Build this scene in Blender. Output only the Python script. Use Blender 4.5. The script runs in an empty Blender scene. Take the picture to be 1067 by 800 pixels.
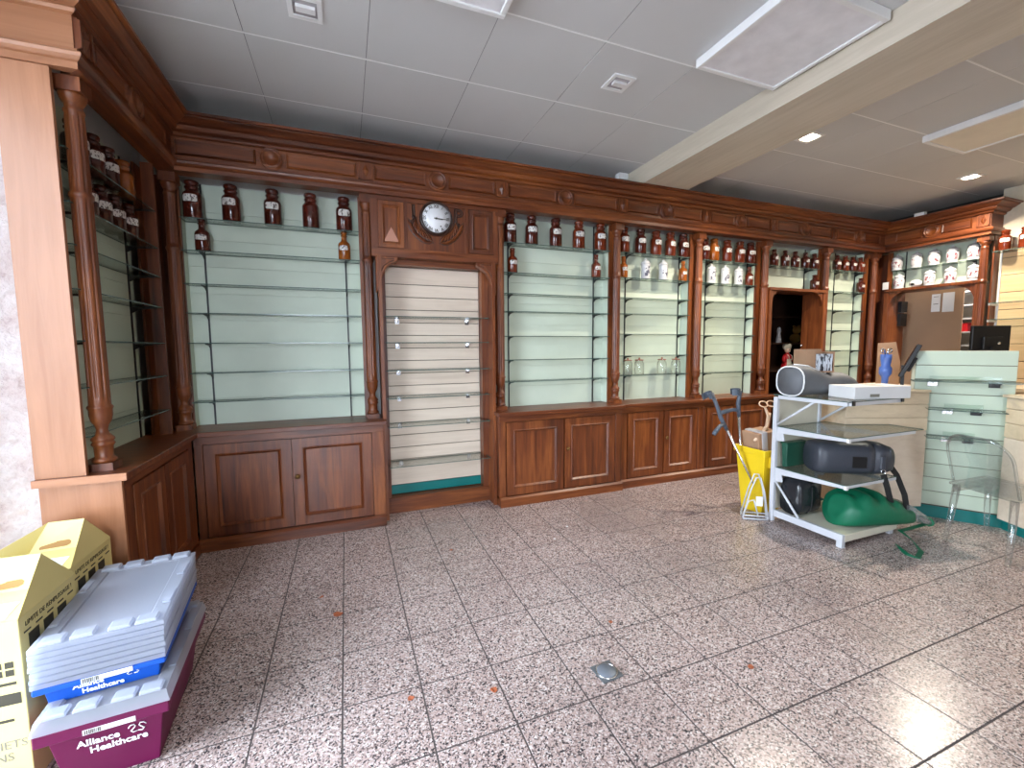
import bpy, bmesh, math, random
from math import sin, cos, pi, radians, sqrt, atan2
from mathutils import Vector, Matrix
random.seed(7)
SC = bpy.context.scene
COL = SC.collection

# ------------------------------------------------------------------ camera
F_PX = 448.0
YAW, PITCH, ROLL, CAM_H = radians(21.1), radians(4.85), radians(-0.42), 1.5
_f = Vector((sin(YAW)*cos(PITCH), cos(YAW)*cos(PITCH), -sin(PITCH)))
_r0 = Vector((cos(YAW), -sin(YAW), 0.0))
_u0 = _r0.cross(_f)
RT = cos(ROLL)*_r0 + sin(ROLL)*_u0
UP = -sin(ROLL)*_r0 + cos(ROLL)*_u0
FW = _f
CAM = Vector((0, 0, CAM_H))
cd = bpy.data.cameras.new('camera')
cd.sensor_fit = 'HORIZONTAL'; cd.sensor_width = 36.0
cd.lens = F_PX/1067*36.0
cd.clip_start = 0.05
cam = bpy.data.objects.new('camera', cd); COL.objects.link(cam)
m = Matrix.Identity(4)
for i, a in enumerate((RT, UP, -FW)):
    for j in range(3): m[j][i] = a[j]
m.translation = CAM
cam.matrix_world = m
SC.camera = cam

# ------------------------------------------------------------------ world, exposure
w = bpy.data.worlds.new('overcast_sky'); SC.world = w; w.use_nodes = True
bg = w.node_tree.nodes['Background']
bg.inputs['Color'].default_value = (0.77, 0.865, 1.0, 1)
bg.inputs['Strength'].default_value = 22.0
vs = SC.view_settings
vs.view_transform = 'Standard'; vs.look = 'None'; vs.gamma = 1.0; vs.use_curve_mapping = False
vs.exposure = 0.52
SC.cycles.sample_clamp_indirect = 6.0

DOWNLIGHT_W = 165.0
def portal(loc, rot, sx, sy):
    l = bpy.data.lights.new('window_portal', 'AREA'); l.shape = 'RECTANGLE'; l.size = sx; l.size_y = sy
    l.cycles.is_portal = True
    o = bpy.data.objects.new('window_portal', l); o.location = loc; o.rotation_euler = rot; COL.objects.link(o)
# glazed shop front: door in the left wall (x=-1.75), window in the front wall (y=-4)
portal((-1.77, 1.35, 1.55), (0, radians(-90), 0), 2.9, 1.7)
portal((-0.75, -4.02, 1.4), (radians(90), 0, 0), 1.7, 2.6)

# ------------------------------------------------------------------ pixel helpers (directions only)
def ray(x, y): return FW*F_PX + RT*(x-533.5) - UP*(y-400)
def onZ(x, y, z=0.0):
    d = ray(x, y); return CAM + d*((z-CAM_H)/d.z)
def onY(x, y, Y):
    d = ray(x, y); return CAM + d*(Y/d.y)
def onX(x, y, X):
    d = ray(x, y); return CAM + d*(X/d.x)
def proj(P):
    v = Vector(P)-CAM; k = v.dot(FW)
    return (533.5+F_PX*v.dot(RT)/k, 400-F_PX*v.dot(UP)/k, k)

# ------------------------------------------------------------------ materials
MATS = {}
def newmat(name):
    m = bpy.data.materials.new(name); m.use_nodes = True
    nt = m.node_tree; b = nt.nodes['Principled BSDF']
    MATS[name] = m
    return m, nt, b
def N(nt, t, **kw):
    n = nt.nodes.new(t)
    for k, v in kw.items():
        if hasattr(n, k): setattr(n, k, v)
        else: n.inputs[k].default_value = v
    return n
def ramp(nt, fac, stops, interp='LINEAR'):
    r = nt.nodes.new('ShaderNodeValToRGB'); r.color_ramp.interpolation = interp
    e = r.color_ramp.elements
    while len(e) < len(stops): e.new(0.5)
    for el, (p, c) in zip(e, stops):
        el.position = p; el.color = (*c, 1) if len(c) == 3 else c
    nt.links.new(fac, r.inputs[0]); return r.outputs[0]
def coords(nt, kind='Object', scale=(1,1,1), rnd=True):
    tc = nt.nodes.new('ShaderNodeTexCoord'); mp = nt.nodes.new('ShaderNodeMapping')
    mp.inputs['Scale'].default_value = scale
    src = tc.outputs[kind]
    if rnd:
        oi = nt.nodes.new('ShaderNodeObjectInfo'); ad = nt.nodes.new('ShaderNodeVectorMath'); ad.operation = 'ADD'
        mu = nt.nodes.new('ShaderNodeMath'); mu.operation = 'MULTIPLY'; mu.inputs[1].default_value = 37.0
        nt.links.new(oi.outputs['Random'], mu.inputs[0])
        nt.links.new(src, ad.inputs[0]); nt.links.new(mu.outputs[0], ad.inputs[1]); src = ad.outputs[0]
    nt.links.new(src, mp.inputs[0]); return mp.outputs[0]
def plain(name, col, rough=0.5, metal=0.0, var=0.08, scale=6.0, spec=0.5, bump=0.0, **kw):
    m, nt, b = newmat(name)
    v = coords(nt)
    n = N(nt, 'ShaderNodeTexNoise'); n.inputs['Scale'].default_value = scale; n.inputs['Detail'].default_value = 4
    nt.links.new(v, n.inputs['Vector'])
    lo = tuple(c*(1-var) for c in col); hi = tuple(min(1, c*(1+var)) for c in col)
    c = ramp(nt, n.outputs[0], [(0.3, lo), (0.7, hi)])
    nt.links.new(c, b.inputs['Base Color'])
    b.inputs['Roughness'].default_value = rough; b.inputs['Metallic'].default_value = metal
    b.inputs['Specular IOR Level'].default_value = spec
    if bump:
        bp = N(nt, 'ShaderNodeBump'); bp.inputs['Strength'].default_value = bump; bp.inputs['Distance'].default_value = 0.01
        nt.links.new(n.outputs[0], bp.inputs['Height']); nt.links.new(bp.outputs[0], b.inputs['Normal'])
    for k, v2 in kw.items(): b.inputs[k.replace('_', ' ')].default_value = v2
    return m
def wood(name, axis, dark, mid, light, rough=0.42, coat=0.14):
    m, nt, b = newmat(name)
    s = [16, 16, 16]; s[axis] = 1.1
    v = coords(nt, 'Object', s)
    n = N(nt, 'ShaderNodeTexNoise'); n.inputs['Scale'].default_value = 1.6; n.inputs['Detail'].default_value = 7
    n.inputs['Roughness'].default_value = 0.62; n.inputs['Distortion'].default_value = 0.6
    nt.links.new(v, n.inputs['Vector'])
    s2 = [3, 3, 3]; s2[axis] = 0.8
    n2 = N(nt, 'ShaderNodeTexNoise'); n2.inputs['Scale'].default_value = 1.0; n2.inputs['Detail'].default_value = 3
    nt.links.new(coords(nt, 'Object', s2), n2.inputs['Vector'])
    mx = N(nt, 'ShaderNodeMath', operation='MULTIPLY_ADD'); mx.inputs[1].default_value = 0.55
    sub = N(nt, 'ShaderNodeMath', operation='MULTIPLY'); sub.inputs[1].default_value = 0.45
    nt.links.new(n2.outputs[0], sub.inputs[0]); nt.links.new(n.outputs[0], mx.inputs[0]); nt.links.new(sub.outputs[0], mx.inputs[2])
    c = ramp(nt, mx.outputs[0], [(0.32, dark), (0.5, mid), (0.68, light)])
    nt.links.new(c, b.inputs['Base Color'])
    b.inputs['Roughness'].default_value = rough
    b.inputs['Coat Weight'].default_value = coat; b.inputs['Coat Roughness'].default_value = 0.25
    bp = N(nt, 'ShaderNodeBump'); bp.inputs['Strength'].default_value = 0.12; bp.inputs['Distance'].default_value = 0.004
    nt.links.new(n.outputs[0], bp.inputs['Height']); nt.links.new(bp.outputs[0], b.inputs['Normal'])
    return m
WD, WM, WL = (0.036, 0.0072, 0.0022), (0.14, 0.033, 0.0072), (0.30, 0.090, 0.021)
wood_x = wood('walnut_along_x', 0, WD, WM, WL)
wood_y = wood('walnut_along_y', 1, WD, WM, WL)
wood_z = wood('walnut_upright', 2, WD, WM, WL)
wood_end = wood('walnut_daylit_end', 2, (0.29, 0.115, 0.05), (0.37, 0.16, 0.075), (0.44, 0.2, 0.10))  # same walnut made paler: daylight on the end faces put into the colour
wood_litx = wood('walnut_daylit_end_flat', 0, (0.29, 0.115, 0.05), (0.37, 0.16, 0.075), (0.44, 0.2, 0.10))  # daylit copy of the walnut with grain along x
maple = wood('pale_maple_laminate', 0, (0.56, 0.44, 0.30), (0.66, 0.53, 0.37), (0.73, 0.60, 0.43), rough=0.45, coat=0.0)
maple_p = wood('pale_pinkish_laminate', 0, (0.62, 0.50, 0.39), (0.72, 0.60, 0.48), (0.78, 0.66, 0.54), rough=0.45, coat=0.0)
maple_o = wood('honey_laminate', 1, (0.56, 0.38, 0.19), (0.66, 0.46, 0.25), (0.73, 0.53, 0.31), rough=0.5, coat=0.0)
beamwood = wood('bleached_oak_veneer', 1, (0.48, 0.41, 0.32), (0.56, 0.49, 0.39), (0.63, 0.56, 0.46), rough=0.55, coat=0.0)
hardboard = plain('brown_hardboard', (0.33, 0.20, 0.115), 0.7, var=0.06, scale=3)
mint = plain('pale_mint_paint', (0.565, 0.635, 0.52), 0.5, var=0.06, scale=2.2)
mintslat = plain('mint_slat_laminate', (0.52, 0.61, 0.49), 0.4, var=0.05, scale=2)
teal = plain('teal_laminate', (0.0, 0.17, 0.16), 0.4, var=0.08)
groove = plain('dark_groove', (0.10, 0.075, 0.05), 0.8)
ceil_m = plain('ceiling_panel_white', (0.60, 0.60, 0.60), 0.8, var=0.03, scale=1.2, bump=0.03)
ceil_grid = plain('ceiling_grid_white', (0.85, 0.85, 0.85), 0.6, var=0.02)
cream_wall = plain('cream_wall_paint', (0.64, 0.56, 0.43), 0.8, var=0.04, bump=0.1, scale=30)
white_wall = plain('white_wall_paint', (0.62, 0.61, 0.58), 0.85, var=0.04)
shade_wall = plain('dim_shade_brown', (0.10, 0.07, 0.05), 0.9, var=0.1)  # dark brown stands for shade in the storeroom and the recess
white_metal = plain('white_enamelled_steel', (0.58, 0.59, 0.62), 0.35, var=0.04)
cream_metal = plain('cream_enamelled_steel', (0.66, 0.62, 0.50), 0.4, var=0.04)
black_metal = plain('black_steel', (0.012, 0.012, 0.013), 0.45)
black_plastic = plain('black_plastic', (0.006, 0.006, 0.007), 0.4, bump=0.05, scale=60)
chrome = plain('brushed_chrome', (0.72, 0.72, 0.74), 0.25, metal=1.0, var=0.03)
brass = plain('aged_brass', (0.22, 0.12, 0.04), 0.4, metal=0.8)
white_plastic = plain('white_plastic', (0.80, 0.80, 0.80), 0.4, var=0.02)
diffuser_m = plain('milky_diffuser', (0.78, 0.77, 0.80), 0.55, var=0.07, scale=9)
paper = plain('white_paper', (0.66, 0.655, 0.65), 0.7, var=0.03)
cardboard = plain('brown_cardboard', (0.37, 0.22, 0.13), 0.8, var=0.08, scale=10)
ycard = plain('pale_yellow_card', (0.66, 0.56, 0.235), 0.6, var=0.04, scale=3)
ybin = plain('yellow_bin_plastic', (0.80, 0.56, 0.015), 0.35, var=0.04)
maroon = plain('maroon_crate_plastic', (0.115, 0.003, 0.045), 0.5, var=0.06, spec=0.3)
blue_p = plain('cobalt_crate_plastic', (0.004, 0.075, 0.42), 0.5, var=0.05, spec=0.3)
print_dark = plain('dark_print', (0.04, 0.035, 0.02), 0.7)
print_white = plain('white_print', (0.85, 0.85, 0.85), 0.5, var=0.01)
print_grey = plain('grey_print', (0.20, 0.19, 0.15), 0.7)
grey_fab = plain('grey_nylon', (0.125, 0.13, 0.14), 0.6, var=0.06, scale=12, bump=0.15)
slate_shell = plain('slate_grey_shell', (0.040, 0.044, 0.056), 0.42, var=0.06, bump=0.05, scale=90)
green_fab = plain('green_polypropylene_fabric', (0.0, 0.125, 0.058), 0.5, var=0.12, scale=9, bump=0.25)
dkgreen = plain('dark_green_plastic', (0.012, 0.075, 0.045), 0.4)
black_bag = plain('black_plastic_film', (0.018, 0.019, 0.022), 0.18, var=0.1, bump=0.4, scale=14)
webbing = plain('black_webbing', (0.008, 0.008, 0.008), 0.7)
crutch_grey = plain('slate_blue_plastic', (0.075, 0.092, 0.12), 0.45)
beige_p = plain('beige_plastic', (0.72, 0.50, 0.34), 0.4)
leaf_brown = plain('dry_leaf_brown', (0.33, 0.09, 0.035), 0.7)
red_p = plain('red_plastic', (0.55, 0.012, 0.02), 0.4)
doll_white = plain('doll_white_cloth', (0.66, 0.62, 0.50), 0.8)
skin_m = plain('doll_porcelain', (0.75, 0.55, 0.42), 0.4)
bluetool = plain('periwinkle_plastic', (0.07, 0.14, 0.42), 0.35)
yellow_t = plain('mustard_plush', (0.48, 0.33, 0.08), 0.9)
clock_face = plain('enamel_clock_face', (0.85, 0.85, 0.87), 0.25, var=0.01)
pale_patch = plain('pale_triangle', (0.46, 0.22, 0.15), 0.6)
floor_box = plain('grey_floor_socket', (0.10, 0.11, 0.12), 0.45)
pavement = plain('street_pavement', (0.30, 0.29, 0.28), 0.9)

def amber(name, col, rough=0.12):
    m, nt, b = newmat(name)
    b.inputs['Base Color'].default_value = (*col, 1); b.inputs['Roughness'].default_value = rough
    b.inputs['Specular IOR Level'].default_value = 0.6; b.inputs['Transmission Weight'].default_value = 0.25
    b.inputs['IOR'].default_value = 1.45
    n = N(nt, 'ShaderNodeTexNoise'); n.inputs['Scale'].default_value = 9
    nt.links.new(coords(nt), n.inputs['Vector'])
    c = ramp(nt, n.outputs[0], [(0.3, tuple(x*0.75 for x in col)), (0.7, tuple(x*1.2 for x in col))])
    nt.links.new(c, b.inputs['Base Color'])
    return m
brown_glass = amber('brown_bottle_glass', (0.085, 0.014, 0.007))
redbrown_glass = amber('red_brown_bottle_glass', (0.16, 0.026, 0.008))
amber_glass = amber('amber_bottle_glass', (0.38, 0.10, 0.012))
def thin_glass(name, tint, gl=0.10, rough=0.03, haze=0.0, hazecol=(0.8, 0.85, 0.9)):
    m = bpy.data.materials.new(name); m.use_nodes = True; nt = m.node_tree; nt.nodes.clear()
    out = N(nt, 'ShaderNodeOutputMaterial'); tr = N(nt, 'ShaderNodeBsdfTransparent'); g = N(nt, 'ShaderNodeBsdfGlossy')
    tr.inputs[0].default_value = (*tint, 1); g.inputs['Roughness'].default_value = rough
    lw = N(nt, 'ShaderNodeFresnel'); lw.inputs[0].default_value = 1.45
    mu = N(nt, 'ShaderNodeMath', operation='MULTIPLY_ADD'); mu.inputs[1].default_value = 0.55; mu.inputs[2].default_value = gl*0.3
    nt.links.new(lw.outputs[0], mu.inputs[0])
    mx = N(nt, 'ShaderNodeMixShader'); nt.links.new(mu.outputs[0], mx.inputs[0])
    nt.links.new(tr.outputs[0], mx.inputs[1]); nt.links.new(g.outputs[0], mx.inputs[2])
    last = mx.outputs[0]
    if haze > 0:
        d = N(nt, 'ShaderNodeBsdfDiffuse'); d.inputs[0].default_value = (*hazecol, 1)
        t2 = N(nt, 'ShaderNodeBsdfTranslucent'); t2.inputs[0].default_value = (*hazecol, 1)
        dd = N(nt, 'ShaderNodeMixShader'); dd.inputs[0].default_value = 0.45
        nt.links.new(d.outputs[0], dd.inputs[1]); nt.links.new(t2.outputs[0], dd.inputs[2])
        m2 = N(nt, 'ShaderNodeMixShader'); m2.inputs[0].default_value = haze
        nt.links.new(last, m2.inputs[1]); nt.links.new(dd.outputs[0], m2.inputs[2]); last = m2.outputs[0]
    nt.links.new(last, out.inputs[0]); MATS[name] = m; return m
glass = thin_glass('shelf_glass', (0.94, 0.97, 0.955))
glass_edge = plain('green_glass_edge', (0.07, 0.12, 0.105), 0.15)
clear_glass = thin_glass('clear_jar_glass', (0.93, 0.95, 0.92), haze=0.06)
acrylic = thin_glass('clear_acrylic', (0.955, 0.97, 0.97), gl=0.25, haze=0.02)
clear_film = thin_glass('clear_plastic_film', (0.85, 0.9, 0.87), gl=0.5, rough=0.15, haze=0.2)
lid_plastic = thin_glass('translucent_lid_plastic', (0.88, 0.91, 0.97), gl=0.2, rough=0.35, haze=0.5, hazecol=(0.66, 0.70, 0.79))
window_glass = thin_glass('window_pane_glass', (0.97, 0.98, 0.98))

def emit(name, col, s):
    m = bpy.data.materials.new(name); m.use_nodes = True; nt = m.node_tree; nt.nodes.clear()
    o = N(nt, 'ShaderNodeOutputMaterial'); e = N(nt, 'ShaderNodeEmission')
    e.inputs[0].default_value = (*col, 1); e.inputs[1].default_value = s
    nt.links.new(e.outputs[0], o.inputs[0]); MATS[name] = m; return m
lamp_on = emit('lit_lamp', (1.0, 0.86, 0.66), 30.0)

def granite():
    m, nt, b = newmat('pink_granite_terrazzo')
    geo = N(nt, 'ShaderNodeNewGeometry')
    oi = N(nt, 'ShaderNodeObjectInfo')
    mu = N(nt, 'ShaderNodeMath', operation='MULTIPLY'); mu.inputs[1].default_value = 11.0
    nt.links.new(oi.outputs['Random'], mu.inputs[0])
    ad = N(nt, 'ShaderNodeVectorMath', operation='ADD'); nt.links.new(geo.outputs['Position'], ad.inputs[0]); nt.links.new(mu.outputs[0], ad.inputs[1])
    dn = N(nt, 'ShaderNodeTexNoise'); dn.inputs['Scale'].default_value = 95; dn.inputs['Detail'].default_value = 2
    nt.links.new(ad.outputs[0], dn.inputs['Vector'])
    ms = N(nt, 'ShaderNodeVectorMath', operation='SCALE'); ms.inputs['Scale'].default_value = 0.012
    nt.links.new(dn.outputs['Color'], ms.inputs[0])
    a2 = N(nt, 'ShaderNodeVectorMath', operation='ADD'); nt.links.new(ad.outputs[0], a2.inputs[0]); nt.links.new(ms.outputs[0], a2.inputs[1])
    v = N(nt, 'ShaderNodeTexVoronoi'); v.inputs['Scale'].default_value = 178; nt.links.new(a2.outputs[0], v.inputs['Vector'])
    sep = N(nt, 'ShaderNodeSeparateColor'); nt.links.new(v.outputs['Color'], sep.inputs[0])
    c = ramp(nt, sep.outputs[0], [(0.0, (0.045, 0.042, 0.047)), (0.12, (0.125, 0.10, 0.10)), (0.22, (0.26, 0.19, 0.18)), (0.33, (0.44, 0.345, 0.325)), (0.56, (0.55, 0.455, 0.435)), (0.74, (0.48, 0.36, 0.33)), (0.88, (0.70, 0.64, 0.62))], 'CONSTANT')
    nb = N(nt, 'ShaderNodeTexNoise'); nb.inputs['Scale'].default_value = 1.1; nb.inputs['Detail'].default_value = 5
    nt.links.new(geo.outputs['Position'], nb.inputs['Vector'])
    dirt = ramp(nt, nb.outputs[0], [(0.3, (0.80, 0.78, 0.77)), (0.62, (1, 1, 1))])
    mm = N(nt, 'ShaderNodeMix'); mm.data_type = 'RGBA'; mm.blend_type = 'MULTIPLY'; mm.inputs[0].default_value = 1.0
    nt.links.new(c, mm.inputs[6]); nt.links.new(dirt, mm.inputs[7]); nt.links.new(mm.outputs[2], b.inputs['Base Color'])
    b.inputs['Roughness'].default_value = 0.28
    rr = ramp(nt, nb.outputs[0], [(0.3, (0.30,)*3), (0.7, (0.19,)*3)]); nt.links.new(rr, b.inputs['Roughness'])
    return m
gran = granite()
grout = plain('dark_grout', (0.075, 0.062, 0.06), 0.9)
def stone():
    m, nt, b = newmat('rough_pink_limestone')
    v = coords(nt, rnd=False)
    n = N(nt, 'ShaderNodeTexNoise'); n.inputs['Scale'].default_value = 7; n.inputs['Detail'].default_value = 9; n.inputs['Roughness'].default_value = 0.7
    nt.links.new(v, n.inputs['Vector'])
    c = ramp(nt, n.outputs[0], [(0.3, (0.30, 0.19, 0.17)), (0.45, (0.52, 0.42, 0.40)), (0.6, (0.62, 0.55, 0.53)), (0.75, (0.48, 0.44, 0.46))])
    nt.links.new(c, b.inputs['Base Color']); b.inputs['Roughness'].default_value = 0.95
    bp = N(nt, 'ShaderNodeBump'); bp.inputs['Strength'].default_value = 0.8; bp.inputs['Distance'].default_value = 0.03
    n2 = N(nt, 'ShaderNodeTexNoise'); n2.inputs['Scale'].default_value = 28; n2.inputs['Detail'].default_value = 8
    nt.links.new(v, n2.inputs['Vector']); nt.links.new(n2.outputs[0], bp.inputs['Height']); nt.links.new(bp.outputs[0], b.inputs['Normal'])
    return m
stone_m = stone()
def jar_label(name, bgc, ink, thr, sx, sz):
    m, nt, b = newmat(name)
    v = coords(nt, 'Object', (sx, sx, sz))
    n = N(nt, 'ShaderNodeTexNoise'); n.inputs['Scale'].default_value = 1.0; n.inputs['Detail'].default_value = 2
    nt.links.new(v, n.inputs['Vector'])
    c = ramp(nt, n.outputs[0], [(0.0, bgc), (thr, bgc), (thr+0.015, ink)])
    nt.links.new(c, b.inputs['Base Color']); b.inputs['Roughness'].default_value = 0.35
    return m
label_m = jar_label('apothecary_label_print', (0.66, 0.64, 0.60), (0.10, 0.08, 0.07), 0.56, 110, 62)
motif_m = jar_label('ceramic_jar_motif_print', (0.62, 0.62, 0.63), (0.10, 0.10, 0.14), 0.53, 42, 30)
motif_p = jar_label('ceramic_jar_pink_motif_print', (0.62, 0.60, 0.60), (0.22, 0.07, 0.09), 0.53, 42, 30)
ceramic = plain('white_glazed_ceramic', (0.60, 0.60, 0.61), 0.15, var=0.01)
leaflets_m = jar_label('leaflet_edges', (0.62, 0.66, 0.72), (0.05, 0.05, 0.06), 0.52, 60, 14)

# ------------------------------------------------------------------ mesh builder
class Wall:
    """local frame on an upright face: u along it, w out of it, v up"""
    def __init__(s, o, u, n): s.o = Vector(o); s.u = Vector(u).normalized(); s.n = Vector(n).normalized()
    def p(s, u, w, v):
        q = s.o + s.u*u + s.n*w
        return Vector((q.x, q.y, v))
class MB:
    def __init__(s): s.v = []; s.f = []; s.m = []; s.sm = []
    def add(s, vs, fs, mi=0, smooth=False):
        b = len(s.v); s.v += [Vector(q) for q in vs]
        for f in fs: s.f.append([b+i for i in f]); s.m.append(mi); s.sm.append(smooth)
        return s
    def hexa(s, p, mi=0):
        return s.add(p, [(0,3,2,1),(4,5,6,7),(0,1,5,4),(1,2,6,5),(2,3,7,6),(3,0,4,7)], mi)
    def box(s, x0, x1, y0, y1, z0, z1, mi=0):
        return s.hexa([(x0,y0,z0),(x1,y0,z0),(x1,y1,z0),(x0,y1,z0),(x0,y0,z1),(x1,y0,z1),(x1,y1,z1),(x0,y1,z1)], mi)
    def wbox(s, W, u0, u1, w0, w1, v0, v1, mi=0):
        return s.hexa([W.p(u0,w0,v0),W.p(u1,w0,v0),W.p(u1,w1,v0),W.p(u0,w1,v0),W.p(u0,w0,v1),W.p(u1,w0,v1),W.p(u1,w1,v1),W.p(u0,w1,v1)], mi)
    def taper(s, x0, x1, y0, y1, z0, z1, ins, mi=0):
        return s.hexa([(x0+ins,y0+ins,z0),(x1-ins,y0+ins,z0),(x1-ins,y1-ins,z0),(x0+ins,y1-ins,z0),(x0,y0,z1),(x1,y0,z1),(x1,y1,z1),(x0,y1,z1)], mi)
    def prism(s, poly, w0, w1, W=None, mi=0):
        """poly of (u,v) extruded from w0 to w1"""
        P = (lambda u, w, v: W.p(u, w, v)) if W else (lambda u, w, v: Vector((u, w, v)))
        n = len(poly)
        vs = [P(u, w0, v) for u, v in poly]+[P(u, w1, v) for u, v in poly]
        fs = [tuple(range(n)), tuple(range(2*n-1, n-1, -1))]+[(i, (i+1) % n, n+(i+1) % n, n+i) for i in range(n)]
        return s.add(vs, fs, mi)
    def flat(s, poly, z0, z1, mi=0):
        n = len(poly)
        vs = [(x, y, z0) for x, y in poly]+[(x, y, z1) for x, y in poly]
        fs = [tuple(range(n-1, -1, -1)), tuple(range(n, 2*n))]+[(i, (i+1) % n, n+(i+1) % n, n+i) for i in range(n)]
        return s.add(vs, fs, mi)
    def lathe(s, prof, seg=16, c=(0,0,0), mi=0, smooth=True, axis=2, a0=0, a1=2*pi, close=True):
        vs = []; n = len(prof); full = abs(a1-a0-2*pi) < 1e-6
        k = seg if full else seg+1
        for i in range(k):
            a = a0+(a1-a0)*i/seg
            for r, z in prof:
                q = (r*cos(a), r*sin(a), z)
                if axis == 0: q = (q[2], q[0], q[1])
                if axis == 1: q = (q[0], q[2], q[1])
                vs.append((c[0]+q[0], c[1]+q[1], c[2]+q[2]))
        fs = []
        for i in range(seg):
            j = (i+1) % k
            for t in range(n-1): fs.append((i*n+t, j*n+t, j*n+t+1, i*n+t+1))
        s.add(vs, fs, mi, smooth)
        return s
    def tube(s, pts, r, seg=8, mi=0, closed=False, smooth=True, flat=1.0):
        pts = [Vector(p) for p in pts]; n = len(pts); vs = []
        rs = r if isinstance(r, (list, tuple)) else [r]*n
        prev = None
        for i, p in enumerate(pts):
            if closed: t = pts[(i+1) % n]-pts[i-1]
            else: t = pts[min(i+1, n-1)]-pts[max(i-1, 0)]
            t.normalize()
            if prev is None: a = t.orthogonal().normalized()
            else: a = (prev-t*prev.dot(t)).normalized()
            prev = a; b = t.cross(a)
            for k in range(seg):
                an = 2*pi*k/seg; vs.append(p+(a*cos(an)+b*sin(an)*flat)*rs[i])
        fs = []
        for i in range(n if closed else n-1):
            j = (i+1) % n
            for k in range(seg): fs.append((i*seg+k, i*seg+(k+1) % seg, j*seg+(k+1) % seg, j*seg+k))
        if not closed: fs += [tuple(range(seg-1, -1, -1)), tuple((n-1)*seg+k for k in range(seg))]
        return s.add(vs, fs, mi, smooth)
    def ball(s, c, rx, ry, rz, seg=12, mi=0):
        prof = [(sin(pi*i/8), -cos(pi*i/8)) for i in range(9)]
        b = len(s.v); s.lathe(prof, seg, (0,0,0), mi)
        for i in range(b, len(s.v)):
            v = s.v[i]; s.v[i] = Vector((c[0]+v.x*rx, c[1]+v.y*ry, c[2]+v.z*rz))
        return s
    def ribbon(s, pts, wid, th=0.002, side=None, mi=0):
        pts = [Vector(p) for p in pts]; vs = []; n = len(pts)
        for i, p in enumerate(pts):
            t = (pts[min(i+1, n-1)]-pts[max(i-1, 0)]).normalized()
            sd = Vector(side) if side else t.cross(Vector((0,0,1)))
            sd = (sd-t*sd.dot(t)).normalized(); nn = t.cross(sd)
            for a, b in ((-1,-1),(1,-1),(1,1),(-1,1)): vs.append(p+sd*(wid/2*a)+nn*(th/2*b))
        fs = []
        for i in range(n-1):
            for k in range(4): fs.append((i*4+k, i*4+(k+1) % 4, (i+1)*4+(k+1) % 4, (i+1)*4+k))
        fs += [(3,2,1,0), tuple((n-1)*4+k for k in range(4))]
        return s.add(vs, fs, mi)
    def mesh(s, name, mats, off=None, merge=False):
        me = bpy.data.meshes.new(name)
        vs = [(v-off) if off is not None else v for v in s.v]
        me.from_pydata([tuple(v) for v in vs], [], s.f)
        for mt in (mats if isinstance(mats, (list, tuple)) else [mats]): me.materials.append(mt)
        me.polygons.foreach_set('material_index', s.m); me.polygons.foreach_set('use_smooth', s.sm)
        bm = bmesh.new(); bm.from_mesh(me)
        if merge: bmesh.ops.remove_doubles(bm, verts=bm.verts, dist=1e-5)
        bmesh.ops.recalc_face_normals(bm, faces=bm.faces); bm.to_mesh(me); bm.free()
        me.update(); return me

def root_loc(o):
    v = Vector((0, 0, 0))
    while o is not None: v = v+o.location; o = o.parent
    return v
def tag(o, label, cat, group=None, kind=None):
    if label: o['label'] = label
    if cat: o['category'] = cat
    if group: o['group'] = group
    if kind: o['kind'] = kind
    return o
def thing(name, label, cat, loc=(0,0,0), rz=0.0, group=None):
    o = bpy.data.objects.new(name, None); COL.objects.link(o); o.empty_display_size = 0.1
    o.location = loc; o.rotation_euler = (0, 0, rz)
    return tag(o, label, cat, group)
def part(name, mb, mats, parent=None, label=None, world=True, bevel=0.0, merge=False):
    """one mesh object; vertices in world space (or in the thing's own space when world is False)"""
    off = root_loc(parent) if (parent is not None and world) else None
    me = mb if isinstance(mb, bpy.types.Mesh) else mb.mesh(name, mats, off, merge)
    o = bpy.data.objects.new(name, me); COL.objects.link(o)
    if parent is not None: o.parent = parent
    if label: o['label'] = label
    if bevel > 0:
        b = o.modifiers.new('edge', 'BEVEL'); b.width = bevel; b.segments = 1; b.limit_method = 'ANGLE'; b.angle_limit = radians(40)
    return o
def single(name, mb, mats, label, cat, base, group=None, rz=0.0, world=True, **kw):
    """a thing that is one mesh, its origin at its base"""
    base = Vector(base)
    me = mb.mesh(name, mats, base if world else None)
    o = bpy.data.objects.new(name, me); COL.objects.link(o); o.location = base; o.rotation_euler = (0, 0, rz)
    return tag(o, label, cat, group)
def struct(name, mb, mats, parent=None):
    o = part(name, mb, mats, parent)
    if parent is None: o['kind'] = 'structure'
    return o
CACHE = {}
def cached(key, fn):
    if key not in CACHE: CACHE[key] = fn()
    return CACHE[key]
def text_mesh(txt, size, mat, M, name='lettering', align='CENTER', bold=0.0, spacing=1.0, outline=0.0):
    """lettering as thin mesh; M maps the text plane (x right, y up) into place"""
    cu = bpy.data.curves.new(name, 'FONT'); cu.body = txt; cu.size = size; cu.align_x = align; cu.align_y = 'CENTER'
    cu.extrude = 0.0004 if not outline else 0.0; cu.offset = bold;
    if outline: cu.fill_mode = 'NONE'; cu.bevel_depth = outline; cu.bevel_resolution = 1
    cu.resolution_u = 3; cu.space_line = spacing
    o = bpy.data.objects.new(name, cu); COL.objects.link(o)
    dg = bpy.context.evaluated_depsgraph_get()
    me = bpy.data.meshes.new_from_object(o.evaluated_get(dg))
    bpy.data.objects.remove(o); bpy.data.curves.remove(cu)
    me.transform(M); me.materials.clear(); me.materials.append(mat); me.name = name
    return me
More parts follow.
